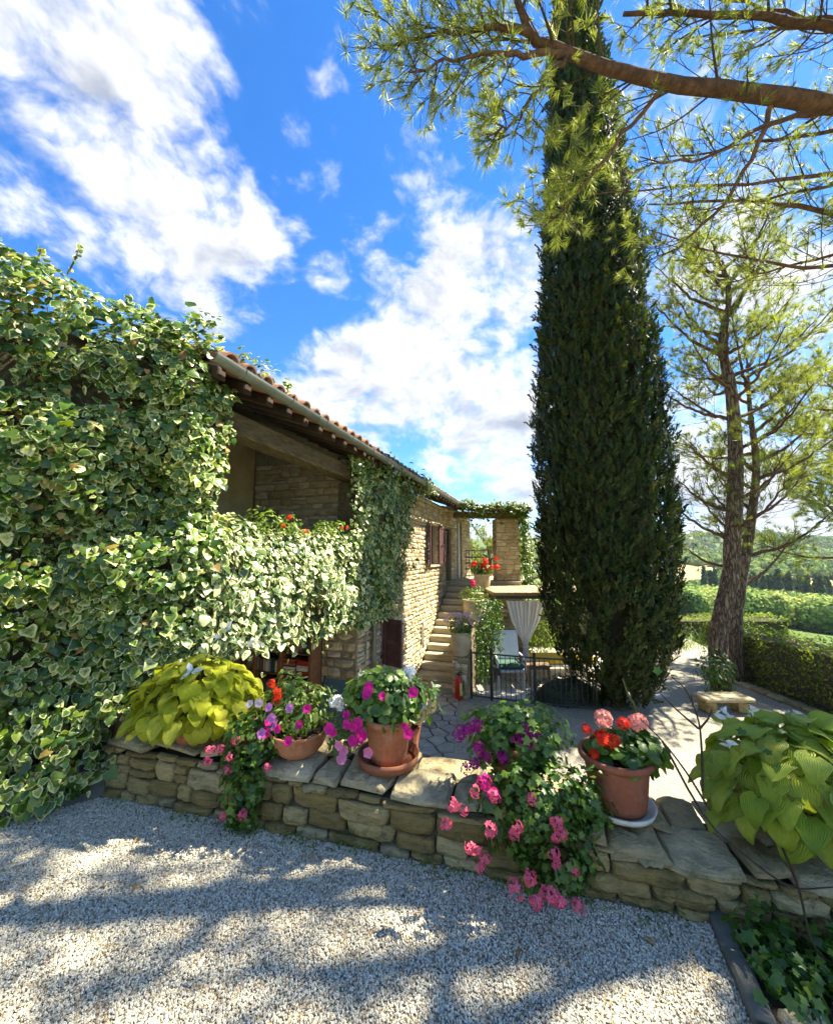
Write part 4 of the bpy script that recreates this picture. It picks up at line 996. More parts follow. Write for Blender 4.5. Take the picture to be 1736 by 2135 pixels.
blooms(b1, [px(u, v, 2.35) for u, v in [(640, 1478), (622, 1512)]], .05, PETUNIA, 'magenta', 'pm', 3)
blooms(b1, [px(u, v, 2.4) for u, v in [(520, 1468), (540, 1466), (602, 1478)]], .045, PETUNIA, 'pale_lilac', 'ppl', 4)
blooms(b1, [px(u, v, 2.45) for u, v in [(577, 1440), (580, 1450), (576, 1458), (566, 1426)]], .036, LOOSE, 'scarlet', 'gsc', 5, stem=(-.78, 2.55, .6))
blooms(b1, [px(u, v, 2.45) for u, v in [(700, 1462), (712, 1470)]], .07, HEAD, 'white_petal', 'wh', 6, stem=(-.5, 2.56, .6))
# trailing geranium left
tg = thing('trailing_geranium', 'coral pink trailing geranium spilling down the wall below the bowl', 'plant', (-1.05, 2.55, ZW))
part('pot', *lathe([(.08, .0), (.10, .0), (.12, .14), (.10, .14)], 20, (-1.02, 2.62, ZW)), 'dark_terracotta', tg)
bush(tg, (-1.02, 2.50, .48), (.20, .14, .20), 520, .040, LOBED, 'geranium_leaf', 90, 51, 'gl', shell=.35, hole=.3)
bush(tg, (-1.02, 2.42, .22), (.13, .07, .26), 430, .036, LOBED, 'geranium_leaf', 60, 52, 'gl', shell=.3, down=.6, hole=.3, cut=lambda p_: p_[2] > .02)
blooms(tg, [px(u, v, 2.36) for u, v in [(492, 1543), (460, 1562), (438, 1564), (432, 1588), (475, 1605), (558, 1600), (465, 1700), (506, 1700), (480, 1580)]], .04, LOOSE, 'coral_pink', 'gcp', 7)
# 2 terracotta pot with saucer
b2 = thing('petunia_pot', 'terracotta pot with saucer, green foliage and magenta petunias', 'potted plant', (-.17, 2.47, ZW))
pot(b2, (-.17, 2.47, ZW), [(0, .004), (.165, .004), (.178, .05), (.186, .052), (.178, .0), (.0, .0)], 'saucer_clay', name='saucer')
pot(b2, (-.17, 2.47, ZW + .012), [(0, .0), (.105, .0), (.112, .012), (.140, .215), (.150, .218), (.152, .250), (.136, .252), (.130, .22)], 'terracotta', soil_r=.132, soil_z=.225)
bush(b2, (-.20, 2.48, .74), (.25, .20, .17), 900, .045, ROUND, 'geranium_leaf', 120, 61, 'rl', shell=.35, hole=.3)
bush(b2, (-.44, 2.40, .56), (.13, .10, .13), 220, .038, OVAL, 'petunia_leaf', 30, 62, 'pl', shell=.2, hole=.3)
blooms(b2, [px(u, v, 2.28) for u, v in [(736, 1517), (746, 1508), (750, 1528), (752, 1542), (736, 1545), (755, 1535), (686, 1519), (694, 1528), (723, 1511), (764, 1448), (768, 1440), (798, 1452)]], .052, PETUNIA, 'magenta', 'pm', 8)
blooms(b2, [px(u, v, 2.3) for u, v in [(843, 1514), (851, 1530), (861, 1444), (768, 1432)]], .052, PETUNIA, 'magenta', 'pm', 9)
blooms(b2, [px(u, v, 2.28) for u, v in [(706, 1555), (716, 1566), (712, 1583), (767, 1570)]], .05, PETUNIA, 'pink', 'ppk', 10)
ph = thing('white_phlox', 'white phlox heads standing behind the terracotta pot', 'plant', (-.1, 2.75, ZW))
part('pot', *lathe([(.07, .0), (.09, .0), (.11, .13), (.09, .13)], 20, (-.08, 2.66, ZW - .01)), 'dark_terracotta', ph)
bush(ph, (-.02, 2.66, .68), (.17, .12, .14), 260, .05, OVAL, 'geranium_leaf', 40, 63, 'pl2', shell=.3)
blooms(ph, [px(u, v, 2.6) for u, v in [(765, 1416), (785, 1418), (842, 1418), (850, 1408), (832, 1432), (850, 1445), (868, 1463), (862, 1450), (880, 1470)]], .105, HEAD, 'white_petal', 'wh', 11, face=(0, -.5, .9), stem=(-.05, 2.66, .55))
blooms(ph, [px(u, v, 2.6) for u, v in [(878, 1485), (872, 1497), (893, 1468), (886, 1462)]], .085, LOOSE, 'dry_bloom', 'drb', 12, face=(0, -.5, .6), stem=(.0, 2.66, .55))
# 3 big trailing ivy geranium
b3 = thing('ivy_geranium', 'big trailing geranium with purple and hot pink blooms covering the wall', 'potted plant', (.56, 2.25, .325))
pot(b3, (.56, 2.30, .325), [(0, 0), (.11, .0), (.16, .22), (.172, .225), (.172, .25), (.15, .25)], 'terracotta', soil_r=.15, soil_z=.22)
bush(b3, (.55, 2.24, .62), (.30, .20, .19), 1100, .042, LOBED, 'geranium_leaf', 110, 71, 'gl', shell=.35, hole=.28)
bush(b3, (.60, 2.05, .36), (.30, .13, .26), 1100, .040, LOBED, 'geranium_leaf', 110, 72, 'gl', shell=.35, down=.5, hole=.28)
bush(b3, (.66, 1.97, .18), (.20, .08, .17), 420, .034, LOBED, 'geranium_leaf', 40, 73, 'gl', shell=.2, down=.6, hole=.28, cut=lambda p_: p_[2] > .03)
bush(b3, (.86, 2.06, .40), (.12, .12, .16), 260, .036, LOBED, 'geranium_leaf', 30, 74, 'gl', shell=.2, hole=.28)
blooms(b3, [px(u, v, 2.1) for u, v in [(962, 1525), (975, 1520), (985, 1515), (997, 1512), (955, 1535), (1098, 1520), (1108, 1530), (1112, 1545), (1090, 1545), (1120, 1540), (1080, 1540), (1000, 1560), (1012, 1575), (990, 1590), (975, 1600), (1050, 1580)]], .05, LOOSE, 'purple', 'gpu', 13)
blooms(b3, [px(u, v, 1.98) for u, v in [(1010, 1630), (1030, 1660)]], .05, LOOSE, 'magenta', 'gma', 14)
blooms(b3, [px(u, v, 1.90) for u, v in [(990, 1652), (1030, 1660), (1108, 1665), (945, 1680), (966, 1690), (930, 1717), (1022, 1730), (1072, 1740), (1080, 1725), (1160, 1745), (1172, 1738), (992, 1772), (1010, 1790), (978, 1768), (1155, 1780), (1160, 1800), (1195, 1812), (1160, 1718), (1000, 1808), (1135, 1864)]], .042, LOOSE, 'coral_pink', 'gcp', 15)
blooms(b3, [px(u, v, 1.80) for u, v in [(1075, 1853), (1105, 1830), (1150, 1868), (1165, 1878), (1205, 1890), (1118, 1882)]], .048, LOOSE, 'coral_pink', 'gcp', 16)
# 4 tall pot with red geranium
b4 = thing('geranium_pot', 'tall brown pot on a pale saucer with scarlet and salmon geraniums', 'potted plant', (1.06, 2.17, .295))
pot(b4, (1.06, 2.17, .295), [(0, .004), (.150, .004), (.170, .03), (.178, .03), (.165, .0), (0, .0)], 'white_plastic', name='saucer')
pot(b4, (1.06, 2.17, .305), [(0, 0), (.128, .0), (.134, .012), (.138, .04), (.156, .205), (.158, .218), (.176, .221), (.185, .232), (.187, .247), (.181, .257), (.171, .258), (.159, .244), (.154, .21)], 'dark_terracotta', ns=48, soil_r=.156, soil_z=.21)
bush(b4, (1.10, 2.17, .58), (.19, .16, .08), 420, .055, ROUND, 'geranium_leaf', 120, 81, 'rl', shell=.2, hole=.4)
blooms(b4, [px(u, v, 2.1) for u, v in [(1222, 1521), (1298, 1509), (1238, 1574)]], .05, HEAD, 'scarlet', 'hsc', 17, face=(0, -.6, .8), stem=(1.06, 2.17, .56))
blooms(b4, [px(u, v, 2.1) for u, v in [(1254, 1540), (1276, 1548)]], .078, HEAD, 'scarlet', 'hsc', 27, face=(0, -.6, .8), stem=(1.06, 2.17, .56))
blooms(b4, [px(u, v, 2.1) for u, v in [(1257, 1499), (1330, 1508)]], .076, HEAD, 'salmon', 'hsa', 18, face=(0, -.6, .8), stem=(1.1, 2.17, .56))
# geraniums in the loggia parapet
lp = thing('parapet_geraniums', 'lime leaved red geraniums growing above the loggia parapet ivy', 'plant', tuple(HF.p(5, -.1, 1.8)))
for k, (a, z) in enumerate(((4.15, 1.98), (4.55, 1.95), (5.3, 1.95), (5.6, 1.98), (6.05, 1.95))):
    bush(lp, HF.p(a, .0, z), (.18, .14, .13), 130, .05, OVAL, 'creeper', 24, 90 + k, 'cro', shell=.2)
blooms(lp, [HF.p(a, .12, z) for a, z in ((4.35, 1.92), (4.45, 2.02), (4.75, 1.88), (5.6, 1.98), (5.75, 2.0), (6.15, 1.95))], .04, LOOSE, 'scarlet', 'gsc', 31, face=(.6, -.8, .3))

# urn pots on the stair wall
def urn(c, h, w, label, fol, flower, seed, mat='cream_clay'):
    t_ = thing('urn_planter', label, 'potted plant', c, 'urns on the stair wall'); prof = [(0, 0), (w * .30, 0), (w * .34, h * .06)]
    for k in range(14):
        z = .08 + .76 * k / 13; r_ = w * (.34 + .17 * math.sin(min(1, z * 1.15) * math.pi * .62)); prof += [(r_, h * z), (r_ - w * .012, h * (z + .028))]
    prof += [(w * .50, h * .93), (w * .54, h * .95), (w * .54, h), (w * .46, h), (w * .44, h * .9)]
    pot(t_, c, prof, mat, ns=28, soil_r=w * .44, soil_z=h * .9)
    bush(t_, (c[0], c[1], c[2] + h + .12), (w * .72, w * .6, .22), 420, .055, OVAL if fol == 'creeper' else ROUND, fol, 60, seed, 'u' + fol[:3] + ('o' if fol == 'creeper' else 'r'), shell=.3)
    for mat_, n, sz, tmz in flower:
        r_ = np.random.default_rng(seed + n); blooms(t_, [(c[0] + r_.normal(0, w * .35), c[1] - .1 + r_.normal(0, .1), c[2] + h + .25 + r_.normal(0, .09)) for _ in range(n)], sz, tmz, mat_, 'u' + mat_[:4] + str(len(tmz)) + str(sz), seed, stem=(c[0], c[1], c[2] + h))
    return t_
urn(tuple(HF.p(9.0, 1.06, -.47)), .50, .41, 'ribbed pale clay urn with lilac white flowers on the bottom stair pillar', 'petunia_leaf', [('pale_lilac', 22, .085, HEAD)], 101)
urn(tuple(HF.p(10.0, 1.16, .10)), .48, .46, 'clay urn with lime foliage and crimson flower halfway up the stairs', 'creeper', [('crimson', 3, .1, HEAD)], 102)
urn(tuple(HF.p(11.7, 1.12, .62)), .48, .46, 'yellowish clay urn with red geraniums at the top of the stairs', 'petunia_leaf', [('scarlet', 14, .11, HEAD)], 103)
wf = thing('white_flowering_vine', 'white flowered sprays beside the upper stair urns', 'vine', tuple(HF.p(10.4, 1.4, .3)))
bush(wf, HF.p(10.3, 1.42, .25), (.14, .2, .38), 220, .06, OVAL, 'petunia_leaf', 30, 111, 'pl3'); r_ = np.random.default_rng(5)
blooms(wf, [HF.p(10.2 + r_.normal(0, .12), 1.4 + r_.normal(0, .08), .3 + r_.normal(0, .3)) for _ in range(16)], .075, LOOSE, 'white_petal', 'wlo', 6)

# ------------------------------------------------------------------ courtyard things
gate = thing('iron_gate', 'low dark wrought iron fence and gate closing off the patio', 'gate', (2.2, 7.75, ZC))
gp = [np.array([1.12, 8.10, 0]), np.array([1.50, 7.97, 0]), np.array([2.28, 7.68, 0]), np.array([3.35, 7.45, 0])]
for i, p_ in enumerate(gp):
    part('post', *tube([p_ + [0, 0, ZC - .02], p_ + [0, 0, ZC + .96 + (.04 if i in (1, 2) else 0)]], .028 if i in (1, 2) else .02, 4), 'iron', gate)
    if i == 3: break
    q_ = gp[i + 1]; d = q_ - p_; L = np.linalg.norm(d)
    for z in (ZC + .06, ZC + .90): part('rail', *tube([p_ + [0, 0, z], q_ + [0, 0, z]], .016, 4), 'iron', gate)
    for t in np.arange(.09, L - .05, .095):
        c = p_ + d / L * t; part('bar', *tube([c + [0, 0, ZC + .06], c + [0, 0, ZC + .44], c + [0, 0, ZC + .46], c + [0, 0, ZC + .48], c + [0, 0, ZC + .90]], [.0065, .0065, .016, .0065, .0065], 5), 'iron', gate)
lk = gp[1] + (gp[2] - gp[1]) * .1; part('lock_box', *Fr(lk[:2], (gp[2] - gp[1])[:2]).vf(0, .10, -.02, .02, ZC + .5, ZC + .64), 'iron', gate)

ex = thing('fire_extinguisher', 'red fire extinguisher with yellow label at the foot of the stairs', 'fire extinguisher', (.85, 8.06, ZC)); c = (.85, 8.06, ZC)
part('cylinder', *lathe([(0, .0), (.062, .0), (.07, .012), (.075, .03), (.075, .36), (.068, .40), (.045, .43), (.022, .445), (.022, .46), (0, .46)], 24, c), 'red_paint', ex, smooth=True)
part('valve', *lathe([(.018, .455), (.018, .51), (0, .51)], 12, c), 'black_rubber', ex)
part('handle', *tube([(c[0], c[1], c[2] + .5), (c[0] + .03, c[1] - .03, c[2] + .54), (c[0] + .06, c[1] - .07, c[2] + .535)], .011, 6, 8), 'black_rubber', ex)
part('handle', *tube([(c[0], c[1], c[2] + .495), (c[0] + .06, c[1] - .07, c[2] + .49)], .008, 6), 'black_rubber', ex)
part('hose', *tube([(c[0], c[1], c[2] + .5), (c[0] + .05, c[1] + .05, c[2] + .53), (c[0] + .10, c[1] - .01, c[2] + .42), (c[0] + .088, c[1] - .02, c[2] + .15)], .011, 6, 16), 'black_rubber', ex)
lb = [];
for zz in (.09, .33):
    for k in range(7): a = R(-78 + k * 13); lb.append((c[0] + .0765 * math.cos(a), c[1] + .0765 * math.sin(a), c[2] + zz))
part('label_plate', lb, [(k, k + 1, 8 + k, 7 + k) for k in range(6)], 'yellow_label', ex)

cu = thing('white_curtain', 'sheer white curtain gathered by a tie under the patio canopy', 'curtain', (2.6, 9.4, ZC))
V, F = [], []; nx, ny = 48, 24
for j in range(ny):
    t = j / (ny - 1); z = .52 - t * 1.60; w = float(np.interp(t, [0, .3, .62, .68, .8, 1], [.92, .66, .13, .10, .17, .24])); xc = float(np.interp(t, [0, .62, .68, 1], [2.62, 2.60, 2.60, 2.58]))
    for i in range(nx):
        s_ = i / (nx - 1) - .5; V.append((xc + s_ * w, 9.41 + .045 * math.sin(i * 1.15) * (.4 + w * .4) + .02 * math.sin(i * .5 + t * 4), z))
for j in range(ny - 1):
    for i in range(nx - 1): a = j * nx + i; F.append((a, a + 1, a + nx + 1, a + nx))
part('drape', V, F, 'curtain', cu, smooth=True)
part('tie', *tube([(2.60 + .065 * math.cos(a), 9.41 + .05 * math.sin(a), -.55) for a in np.linspace(0, 2 * math.pi, 14)], .018, 6), 'cloth_white', cu)

lc = thing('garden_armchair', 'white garden armchair with dark green seat cushion behind the gate', 'chair', (1.95, 8.75, ZC)); x0, y0 = 1.78, 8.62
for dx in (0, .56):
    for dy in (0, .55): part('leg', *tube([(x0 + dx, y0 + dy, ZC), (x0 + dx, y0 + dy, ZC + (.40 if dy == 0 else .42))], .02, 6), 'white_paint', lc)
wbox('seat', (x0 - .03, y0 - .03, ZC + .36), (x0 + .6, y0 + .6, ZC + .41), 'white_paint', lc); wbox('seat_cushion', (x0, y0 - .02, ZC + .411), (x0 + .57, y0 + .55, ZC + .52), 'green_cloth', lc, bev=.04)
V, F = box_vf(.60, .10, .62, .04); V = V.copy(); V[:, 1] += V[:, 2] * .25; part('back_cushion', V + [x0 + .28, y0 + .56, ZC + .82], F, 'cloth_white', lc)
for dx in (-.02, .58): part('arm', *tube([(x0 + dx, y0, ZC + .4), (x0 + dx, y0, ZC + .62), (x0 + dx, y0 + .55, ZC + .66)], .018, 6, 10), 'white_paint', lc)
tb = thing('patio_table', 'small low wooden table on the sunlit patio', 'table', (2.72, 8.9, ZC))
wbox('table_top', (2.45, 8.75, ZC + .42), (2.98, 9.15, ZC + .46), 'pale_wood', tb)
for dx in (2.49, 2.90):
    for dy in (8.79, 9.07): wbox('leg', (dx, dy, ZC), (dx + .045, dy + .045, ZC + .42), 'pale_wood', tb)
wbox('apron', (2.50, 8.80, ZC + .36), (2.93, 8.82, ZC + .419), 'pale_wood', tb)
yb = thing('yellow_lounger', 'long low lounger with yellow cushion behind the cypress', 'lounger', (3.6, 9.6, ZC))
wbox('cushion', (2.75, 9.55, ZC + .26), (4.4, 10.2, ZC + .40), 'yellow_cloth', yb, bev=.04); wbox('frame', (2.72, 9.52, ZC + .2), (4.43, 10.22, ZC + .259), 'white_paint', yb)
for dx in (2.76, 4.34):
    for dy in (9.56, 10.14): wbox('leg', (dx, dy, ZC), (dx + .05, dy + .05, ZC + .2), 'white_paint', yb)
pv = sheet('patio_paving', [(1.3, 8.25), (3.3, 7.7), (5.2, 8.2), (5.2, 11.5), (1.4, 11.5)], ZC + .004, 'pale_paving')
ms = thing('low_shrub', 'dark rounded low shrub at the foot of the cypress behind the fence', 'shrub', (3.0, 7.95, ZC))
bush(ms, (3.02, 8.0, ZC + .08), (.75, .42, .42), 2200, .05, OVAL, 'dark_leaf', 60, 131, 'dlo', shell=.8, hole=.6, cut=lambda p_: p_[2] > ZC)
V, F = lathe([(.0, .40), (.3, .36), (.5, .24), (.62, .06), (.64, -.02)], 18, (0, 0, 0)); part('shrub_core', V * [1.0, .55, .9] + [3.02, 8.0, ZC + .05], F, 'dark_joint_shade', ms)  # solid dark dome under the leaves
wp = thing('patio_shrub', 'pale sunlit shrub behind the curtain at the patio edge', 'shrub', (3.4, 11.2, ZC))
bush(wp, (3.3, 11.3, -.75), (.9, .35, .55), 1300, .07, OVAL, 'creeper', 50, 133, 'cro', shell=.5, hole=.35)

# things under the loggia
bs = thing('bookshelf', 'brown wooden bookshelf full of old books under the loggia', 'bookshelf', tuple(EF.p(.75, .2, ZC)))
A0, A1 = .40, 1.48; BZ = .46
for a in (A0, .90, A1 - .05): EF.box('upright', a, a + .05, .03, .32, ZC, BZ + .12, 'shelf_wood', bs)
shz = [-1.2, -.88, -.56, -.24, .09, .42]
for k, z in enumerate(shz):
    EF.box('shelf', A0 + .051, .899, .03, .31, z, z + .025, 'shelf_wood', bs); EF.box('shelf', .951, A1 - .051, .03, .31, z, z + .025, 'shelf_wood', bs)
EF.box('back_panel', A0, A1, .005, .028, ZC, BZ + .1, 'dark_wood', bs)
r_ = np.random.default_rng(9); onames = ['bottom', 'second', 'third', 'fourth', 'top']
for k in (2, 3, 4):
    for a0, a1, side in ((A0 + .055, .895, 'left'), (.955, A1 - .055, 'right')):
        if (k + (side == 'right')) % 3 == 1:
            z = shz[k] + .0265                                          # flat piles
            for pile in (0, 1):
                z = shz[k] + .0265; x = a0 + .01 + pile * (a1 - a0) * .52
                while z < shz[k + 1] - .09:
                    h = r_.uniform(.022, .042); nm, _ = BOOKC[int(r_.choice([0, 0, 0, 1, 4, 6, 7]))]
                    b = EF.box('book', x, x + (a1 - a0) * .44, .08 + r_.uniform(0, .03), .29, z, z + h - .0015, 'book_' + nm.replace(' ', '_'), None, bev=.003)
                    tag(b, f'{nm} book lying in a pile on the {onames[k]} shelf of the bookshelf', 'book', 'books on the bookshelf'); z += h
        else:
            x = a0 + .006
            while x < a1 - .05:
                w = r_.uniform(.022, .045); nm, _ = BOOKC[int(r_.integers(len(BOOKC)))]
                b = EF.box('book', x, x + w - .003, .1 + r_.uniform(0, .03), .28, shz[k] + .0265, shz[k] + r_.uniform(.17, .25), 'book_' + nm.replace(' ', '_'), None, bev=.003)
                tag(b, f'{nm} book standing upright on the {onames[k]} shelf of the bookshelf', 'book', 'books on the bookshelf'); x += w
dc = thing('deck_chair', 'faded blue green folding chair beside the bookshelf', 'chair', tuple(EF.p(1.95, .5, ZC)))
CF = Fr(EF.p(1.75, .35, 0)[:2], EF.a[:2])
def cp(a, n, z): return CF.p(a, n, ZC + z)
for a in (0, .48):
    part('frame', *tube([cp(a, .75, 0), cp(a, .35, .42), cp(a, .0, 1.12)], .016, 6, 12), 'dark_wood', dc); part('leg', *tube([cp(a, .0, 0), cp(a, .4, .44)], .016, 6), 'dark_wood', dc)
V = [cp(a, n + .012, z) for n, z in ((.02, 1.10), (.12, .9), (.24, .66), (.34, .44), (.62, .42), (.75, .40)) for a in (.02, .46)]
part('sling', V, [(2 * k, 2 * k + 1, 2 * k + 3, 2 * k + 2) for k in range(5)], 'blue_cloth', dc, smooth=True)
wg = thing('wire_panel', 'grey wire grid panel leaning behind the golden hosta', 'panel', tuple(HF.p(4.2, -1.0, ZC)))
XG = Fr(EF.p(-.02, .9, 0)[:2], EF.a[:2])
for k in range(9): part('wire', *tube([XG.p(k * .055, 0, -.35), XG.p(k * .055, 0, .35)], .004, 4), 'gutter_metal', wg)
for k in range(13): part('wire', *tube([XG.p(-.02, .002, -.35 + k * .055), XG.p(.46, .002, -.35 + k * .055)], .004, 4), 'gutter_metal', wg)

# ------------------------------------------------------------------ cypress
cy = thing('cypress_tree', 'tall dense dark green column-shaped cypress by the iron gate', 'tree', (3.84, 7.85, ZC))
prof = [(-1.25, .50), (-1.0, .70), (-.5, .90), (-.2, 1.10), (.4, 1.14), (1.2, 1.22), (2.2, 1.24), (4.2, 1.20), (6.3, 1.09), (8.6, .92), (11, .72), (13, .56), (15, .42), (16.6, .22), (17.4, .04)]
pz_, pr_ = zip(*prof)
def sprig_t(seed):
    r2 = np.random.default_rng(seed); V, F = [], []
    for k in range(9):
        t = k / 8; side = 1 if k % 2 else -1; b = np.array([0, t * .75, r2.normal(0, .02)]); ang = r2.uniform(.35, .75) * side * (1 - t * .7); L = (.40 - .16 * t) * r2.uniform(.8, 1.2)
        d = np.array([math.sin(ang), math.cos(ang), r2.normal(0, .35)]); n2 = np.array([math.cos(ang), -math.sin(ang), 0]) * .072; i = len(V)
        V += [b - n2 * .6, b + d * L * .5 + n2, b + d * L, b + d * L * .5 - n2]; F += [(i, i + 1, i + 2), (i, i + 2, i + 3)]
    return np.array(V), np.array(F), {'rim': np.zeros(len(V))}
SPR = [sprig_t(i) for i in range(4)]
r_ = np.random.default_rng(55); P_, N_, T_, S_ = [], [], [], []
while len(P_) < 25000:
    z = r_.uniform(-1.22, 17.2); rr = float(np.interp(z, pz_, pr_))
    if r_.random() > (rr + .15) / 1.5: continue
    a = r_.uniform(0, 2 * math.pi); d = np.array([math.cos(a), math.sin(a), 0])
    if d @ np.array([-3.84, -7.85, 0]) < -6.0 and r_.random() < .6: continue
    fl = nz3((math.cos(a) * 2.6, math.sin(a) * 2.6, z * .55), 1.3) * .5 + nz3((math.cos(a) * 5, math.sin(a) * 5, z * 1.1), 1.6) * .3
    if z < .7 and d[0] < -.1 and nz3((math.cos(a) * 4, math.sin(a) * 4, z * 2.2), 1.3) > -.02: continue
    inner = r_.random() < .3
    q_ = rr * (1 + .24 * fl) * (r_.uniform(.55, .85) if inner else r_.uniform(.90, 1.04))
    P_.append(np.array([3.84, 7.85, z]) + d * q_); T_.append(np.array([0, 0, 1.]) + d * .35 + r_.normal(0, .22, 3)); N_.append(d + r_.normal(0, .5, 3)); S_.append(r_.uniform(.12, .34) * (1 if z < 10 else .95))
scatter(cy, 'spray', 'crown', SPR, 'spr', 'cypress_leaf', P_, N_, T_, S_, 0)
V, F = lathe([(.05, 16.4), (.36, 13), (.66, 8), (.88, 4), (.88, 1.8), (.5, .9), (.2, -.1)], 14, (3.84, 7.85, 0)); part('dark_core', V, F, 'dark_joint_shade', cy)  # dark solid core added so no sky shows through the crown
part('trunk', *tube([(3.84, 7.85, ZC - .1), (3.97, 7.85, 1), (3.84, 7.85, 9), (3.84, 7.85, 16.5)], [.24, .2, .12, .03], 10, 20), 'bark', cy)
for k in range(16):
    a = r_.uniform(2.2, 4.6); z = r_.uniform(-.9, .6); L = r_.uniform(.6, 1.15); part('branch', *tube([(3.84, 7.85, z - .2), (3.84 + math.cos(a) * L * .5, 7.85 + math.sin(a) * L * .5, z), (3.84 + math.cos(a) * L, 7.85 + math.sin(a) * L, z + .45)], [.02, .005], 5, 8), 'twig', cy)

# ------------------------------------------------------------------ pines
def tuft_t(seed, n=30, spread=.95):
    r2 = np.random.default_rng(seed); V, F = [], []
    for k in range(n):
        b = np.array([0, -.35 + .4 * r2.random(), 0]); d = norm(np.array([r2.normal(0, spread * .6), 1., r2.normal(0, spread * .6)])); L = r2.uniform(.7, 1.1); s_ = norm(np.cross(d, r2.normal(0, 1, 3))) * .021; i = len(V)
        V += [b - s_, b + s_, b + d * L]; F.append((i, i + 1, i + 2))
    return np.array(V), np.array(F), {'rim': np.zeros(len(V))}
TUFT = [tuft_t(i) for i in range(5)]
class Pine:
    def __init__(s, seed): s.r = np.random.default_rng(seed); s.tw = []; s.tp = []; s.td = []
    def limb(s, parent, path, r0, r1, nsub, sublen, lo=.25, mat='pine_bark_limb', ntw=5, up=.25, tuft=1.0, ns=7, name='limb'):
        r_ = s.r; P_ = spline(path, 18); P_[1:-1] += r_.normal(0, .012, (16, 3)); part(name, *tube(P_, [r0, r1], ns), mat, parent, smooth=True)
        for k in range(int(nsub * 1.25)):
            t = lo + (1 - lo) * (k + r_.random()) / int(nsub * 1.25); i = min(16, int(t * 17)); T = norm(P_[i + 1] - P_[i]); pe = r_.normal(0, 1, 3); pe -= T * (pe @ T); pe = norm(pe)
            d = norm(T * .75 + pe * .8 + np.array([0, 0, up])); L = sublen * r_.uniform(.5, 1.15) * (1.15 - .6 * t); a = P_[i]
            pth = spline([a, a + d * L * .45 + r_.normal(0, .04, 3) * L, a + d * L + np.array([0, 0, .12 * L]) + r_.normal(0, .08, 3) * L], 8)
            s.tw.append(tube(pth, [max(.006, r1 * .7), .003], 4))
            for j in range(ntw):
                t2 = .3 + .7 * (j + r_.random()) / ntw; b = pth[min(7, int(t2 * 7))]; p2 = norm(d * .8 + norm(r_.normal(0, 1, 3)) * .75 + np.array([0, 0, .25])); L2 = r_.uniform(.1, .32) * min(1, sublen + .3)
                e = b + p2 * L2; s.tw.append(tube([b, (b + e) / 2 + r_.normal(0, .015, 3), e], [.0035, .002], 3))
                if r_.random() < tuft: s.tp.append(e); s.td.append(p2)
                if r_.random() < tuft * .35: s.tp.append((b + e) / 2); s.td.append(p2)
            if r_.random() < tuft: s.tp.append(pth[-1]); s.td.append(norm(pth[-1] - pth[-2]))
    def done(s, parent, size=.10):
        V, F = join(s.tw); part('twigs', V, F, 'twig', parent, kind='stuff'); n = len(s.tp)
        scatter(parent, 'needle_tuft', 'needles', TUFT, 'tuft' , 'pine_needle', s.tp, s.r.normal(0, 1, (n, 3)), s.td, size * s.r.uniform(.8, 1.25, n), 0)
# 1 the overhanging pine: trunk stands out of view on the right
op = thing('overhanging_pine', 'pine with reddish limbs reaching in over the yard from the right', 'tree', (7.0, 3.2, 0)); Q = Pine(3)
part('trunk', *tube([(7.0, 3.2, -.1), (6.9, 3.2, 2.5), (6.7, 3.3, 5), (6.7, 3.4, 8), (7.0, 3.6, 10.5)], [.30, .26, .22, .16, .05], 12, 24), 'bark', op, smooth=True)
Q.limb(op, [(6.75, 3.3, 5.1), (5.4, 3.3, 5.95), (4.035, 3.225, 5.945), (3.3, 3.126, 5.93), (2.56, 3.03, 5.876), (1.845, 2.93, 5.86), (1.29, 2.826, 5.92), (1.03, 2.77, 6.0), (.87, 2.7, 6.15), (.75, 2.65, 6.6)], .095, .018, 22, .9, lo=.35, ns=9)
Q.limb(op, [(1.30, 2.82, 5.92), (.8, 2.77, 5.82), (.37, 2.745, 5.75), (-.07, 2.758, 5.63)], .028, .007, 17, .6, lo=.15, tuft=.85)
Q.limb(op, [(1.03, 2.77, 6.0), (.6, 2.72, 6.0), (.1, 2.73, 5.95), (-.25, 2.73, 5.85)], .03, .007, 18, .6, lo=.15)
Q.limb(op, [(1.30, 2.82, 5.9), (1.05, 2.86, 5.6), (.85, 2.9, 5.35), (.62, 2.95, 5.25)], .022, .006, 14, .5, lo=.3)
Q.limb(op, [(2.3, 3.0, 5.88), (1.9, 3.2, 5.5), (1.5, 3.35, 5.05), (1.25, 3.4, 4.8)], .022, .005, 14, .6, lo=.4)
Q.limb(op, [(6.8, 3.4, 6.6), (5.5, 3.3, 6.8), (4.14, 3.22, 6.83), (3.0, 3.15, 6.85), (2.0, 3.12, 6.81)], .065, .018, 18, .8, lo=.4)
Q.limb(op, [(6.8, 3.4, 5.0), (5.8, 3.9, 5.4), (4.9, 4.07, 5.64), (3.8, 4.0, 5.7), (2.6, 3.88, 5.54)], .05, .008, 16, .9, lo=.35, tuft=.45)
Q.limb(op, [(6.8, 3.4, 4.6), (5.9, 4.1, 5.0), (5.23, 4.42, 5.22), (4.2, 4.35, 5.25), (2.8, 4.18, 5.5)], .04, .007, 14, .9, lo=.35, tuft=.45)
Q.limb(op, [(4.3, 3.25, 5.95), (3.7, 3.5, 6.1), (3.1, 3.7, 5.9), (2.5, 3.8, 6.05)], .03, .006, 12, .8, lo=.3, tuft=.5)
Q.limb(op, [(3.4, 3.13, 5.93), (3.3, 3.5, 5.4), (2.9, 3.8, 5.0), (2.6, 3.84, 4.85)], .025, .005, 14, .8, lo=.3, tuft=.55)
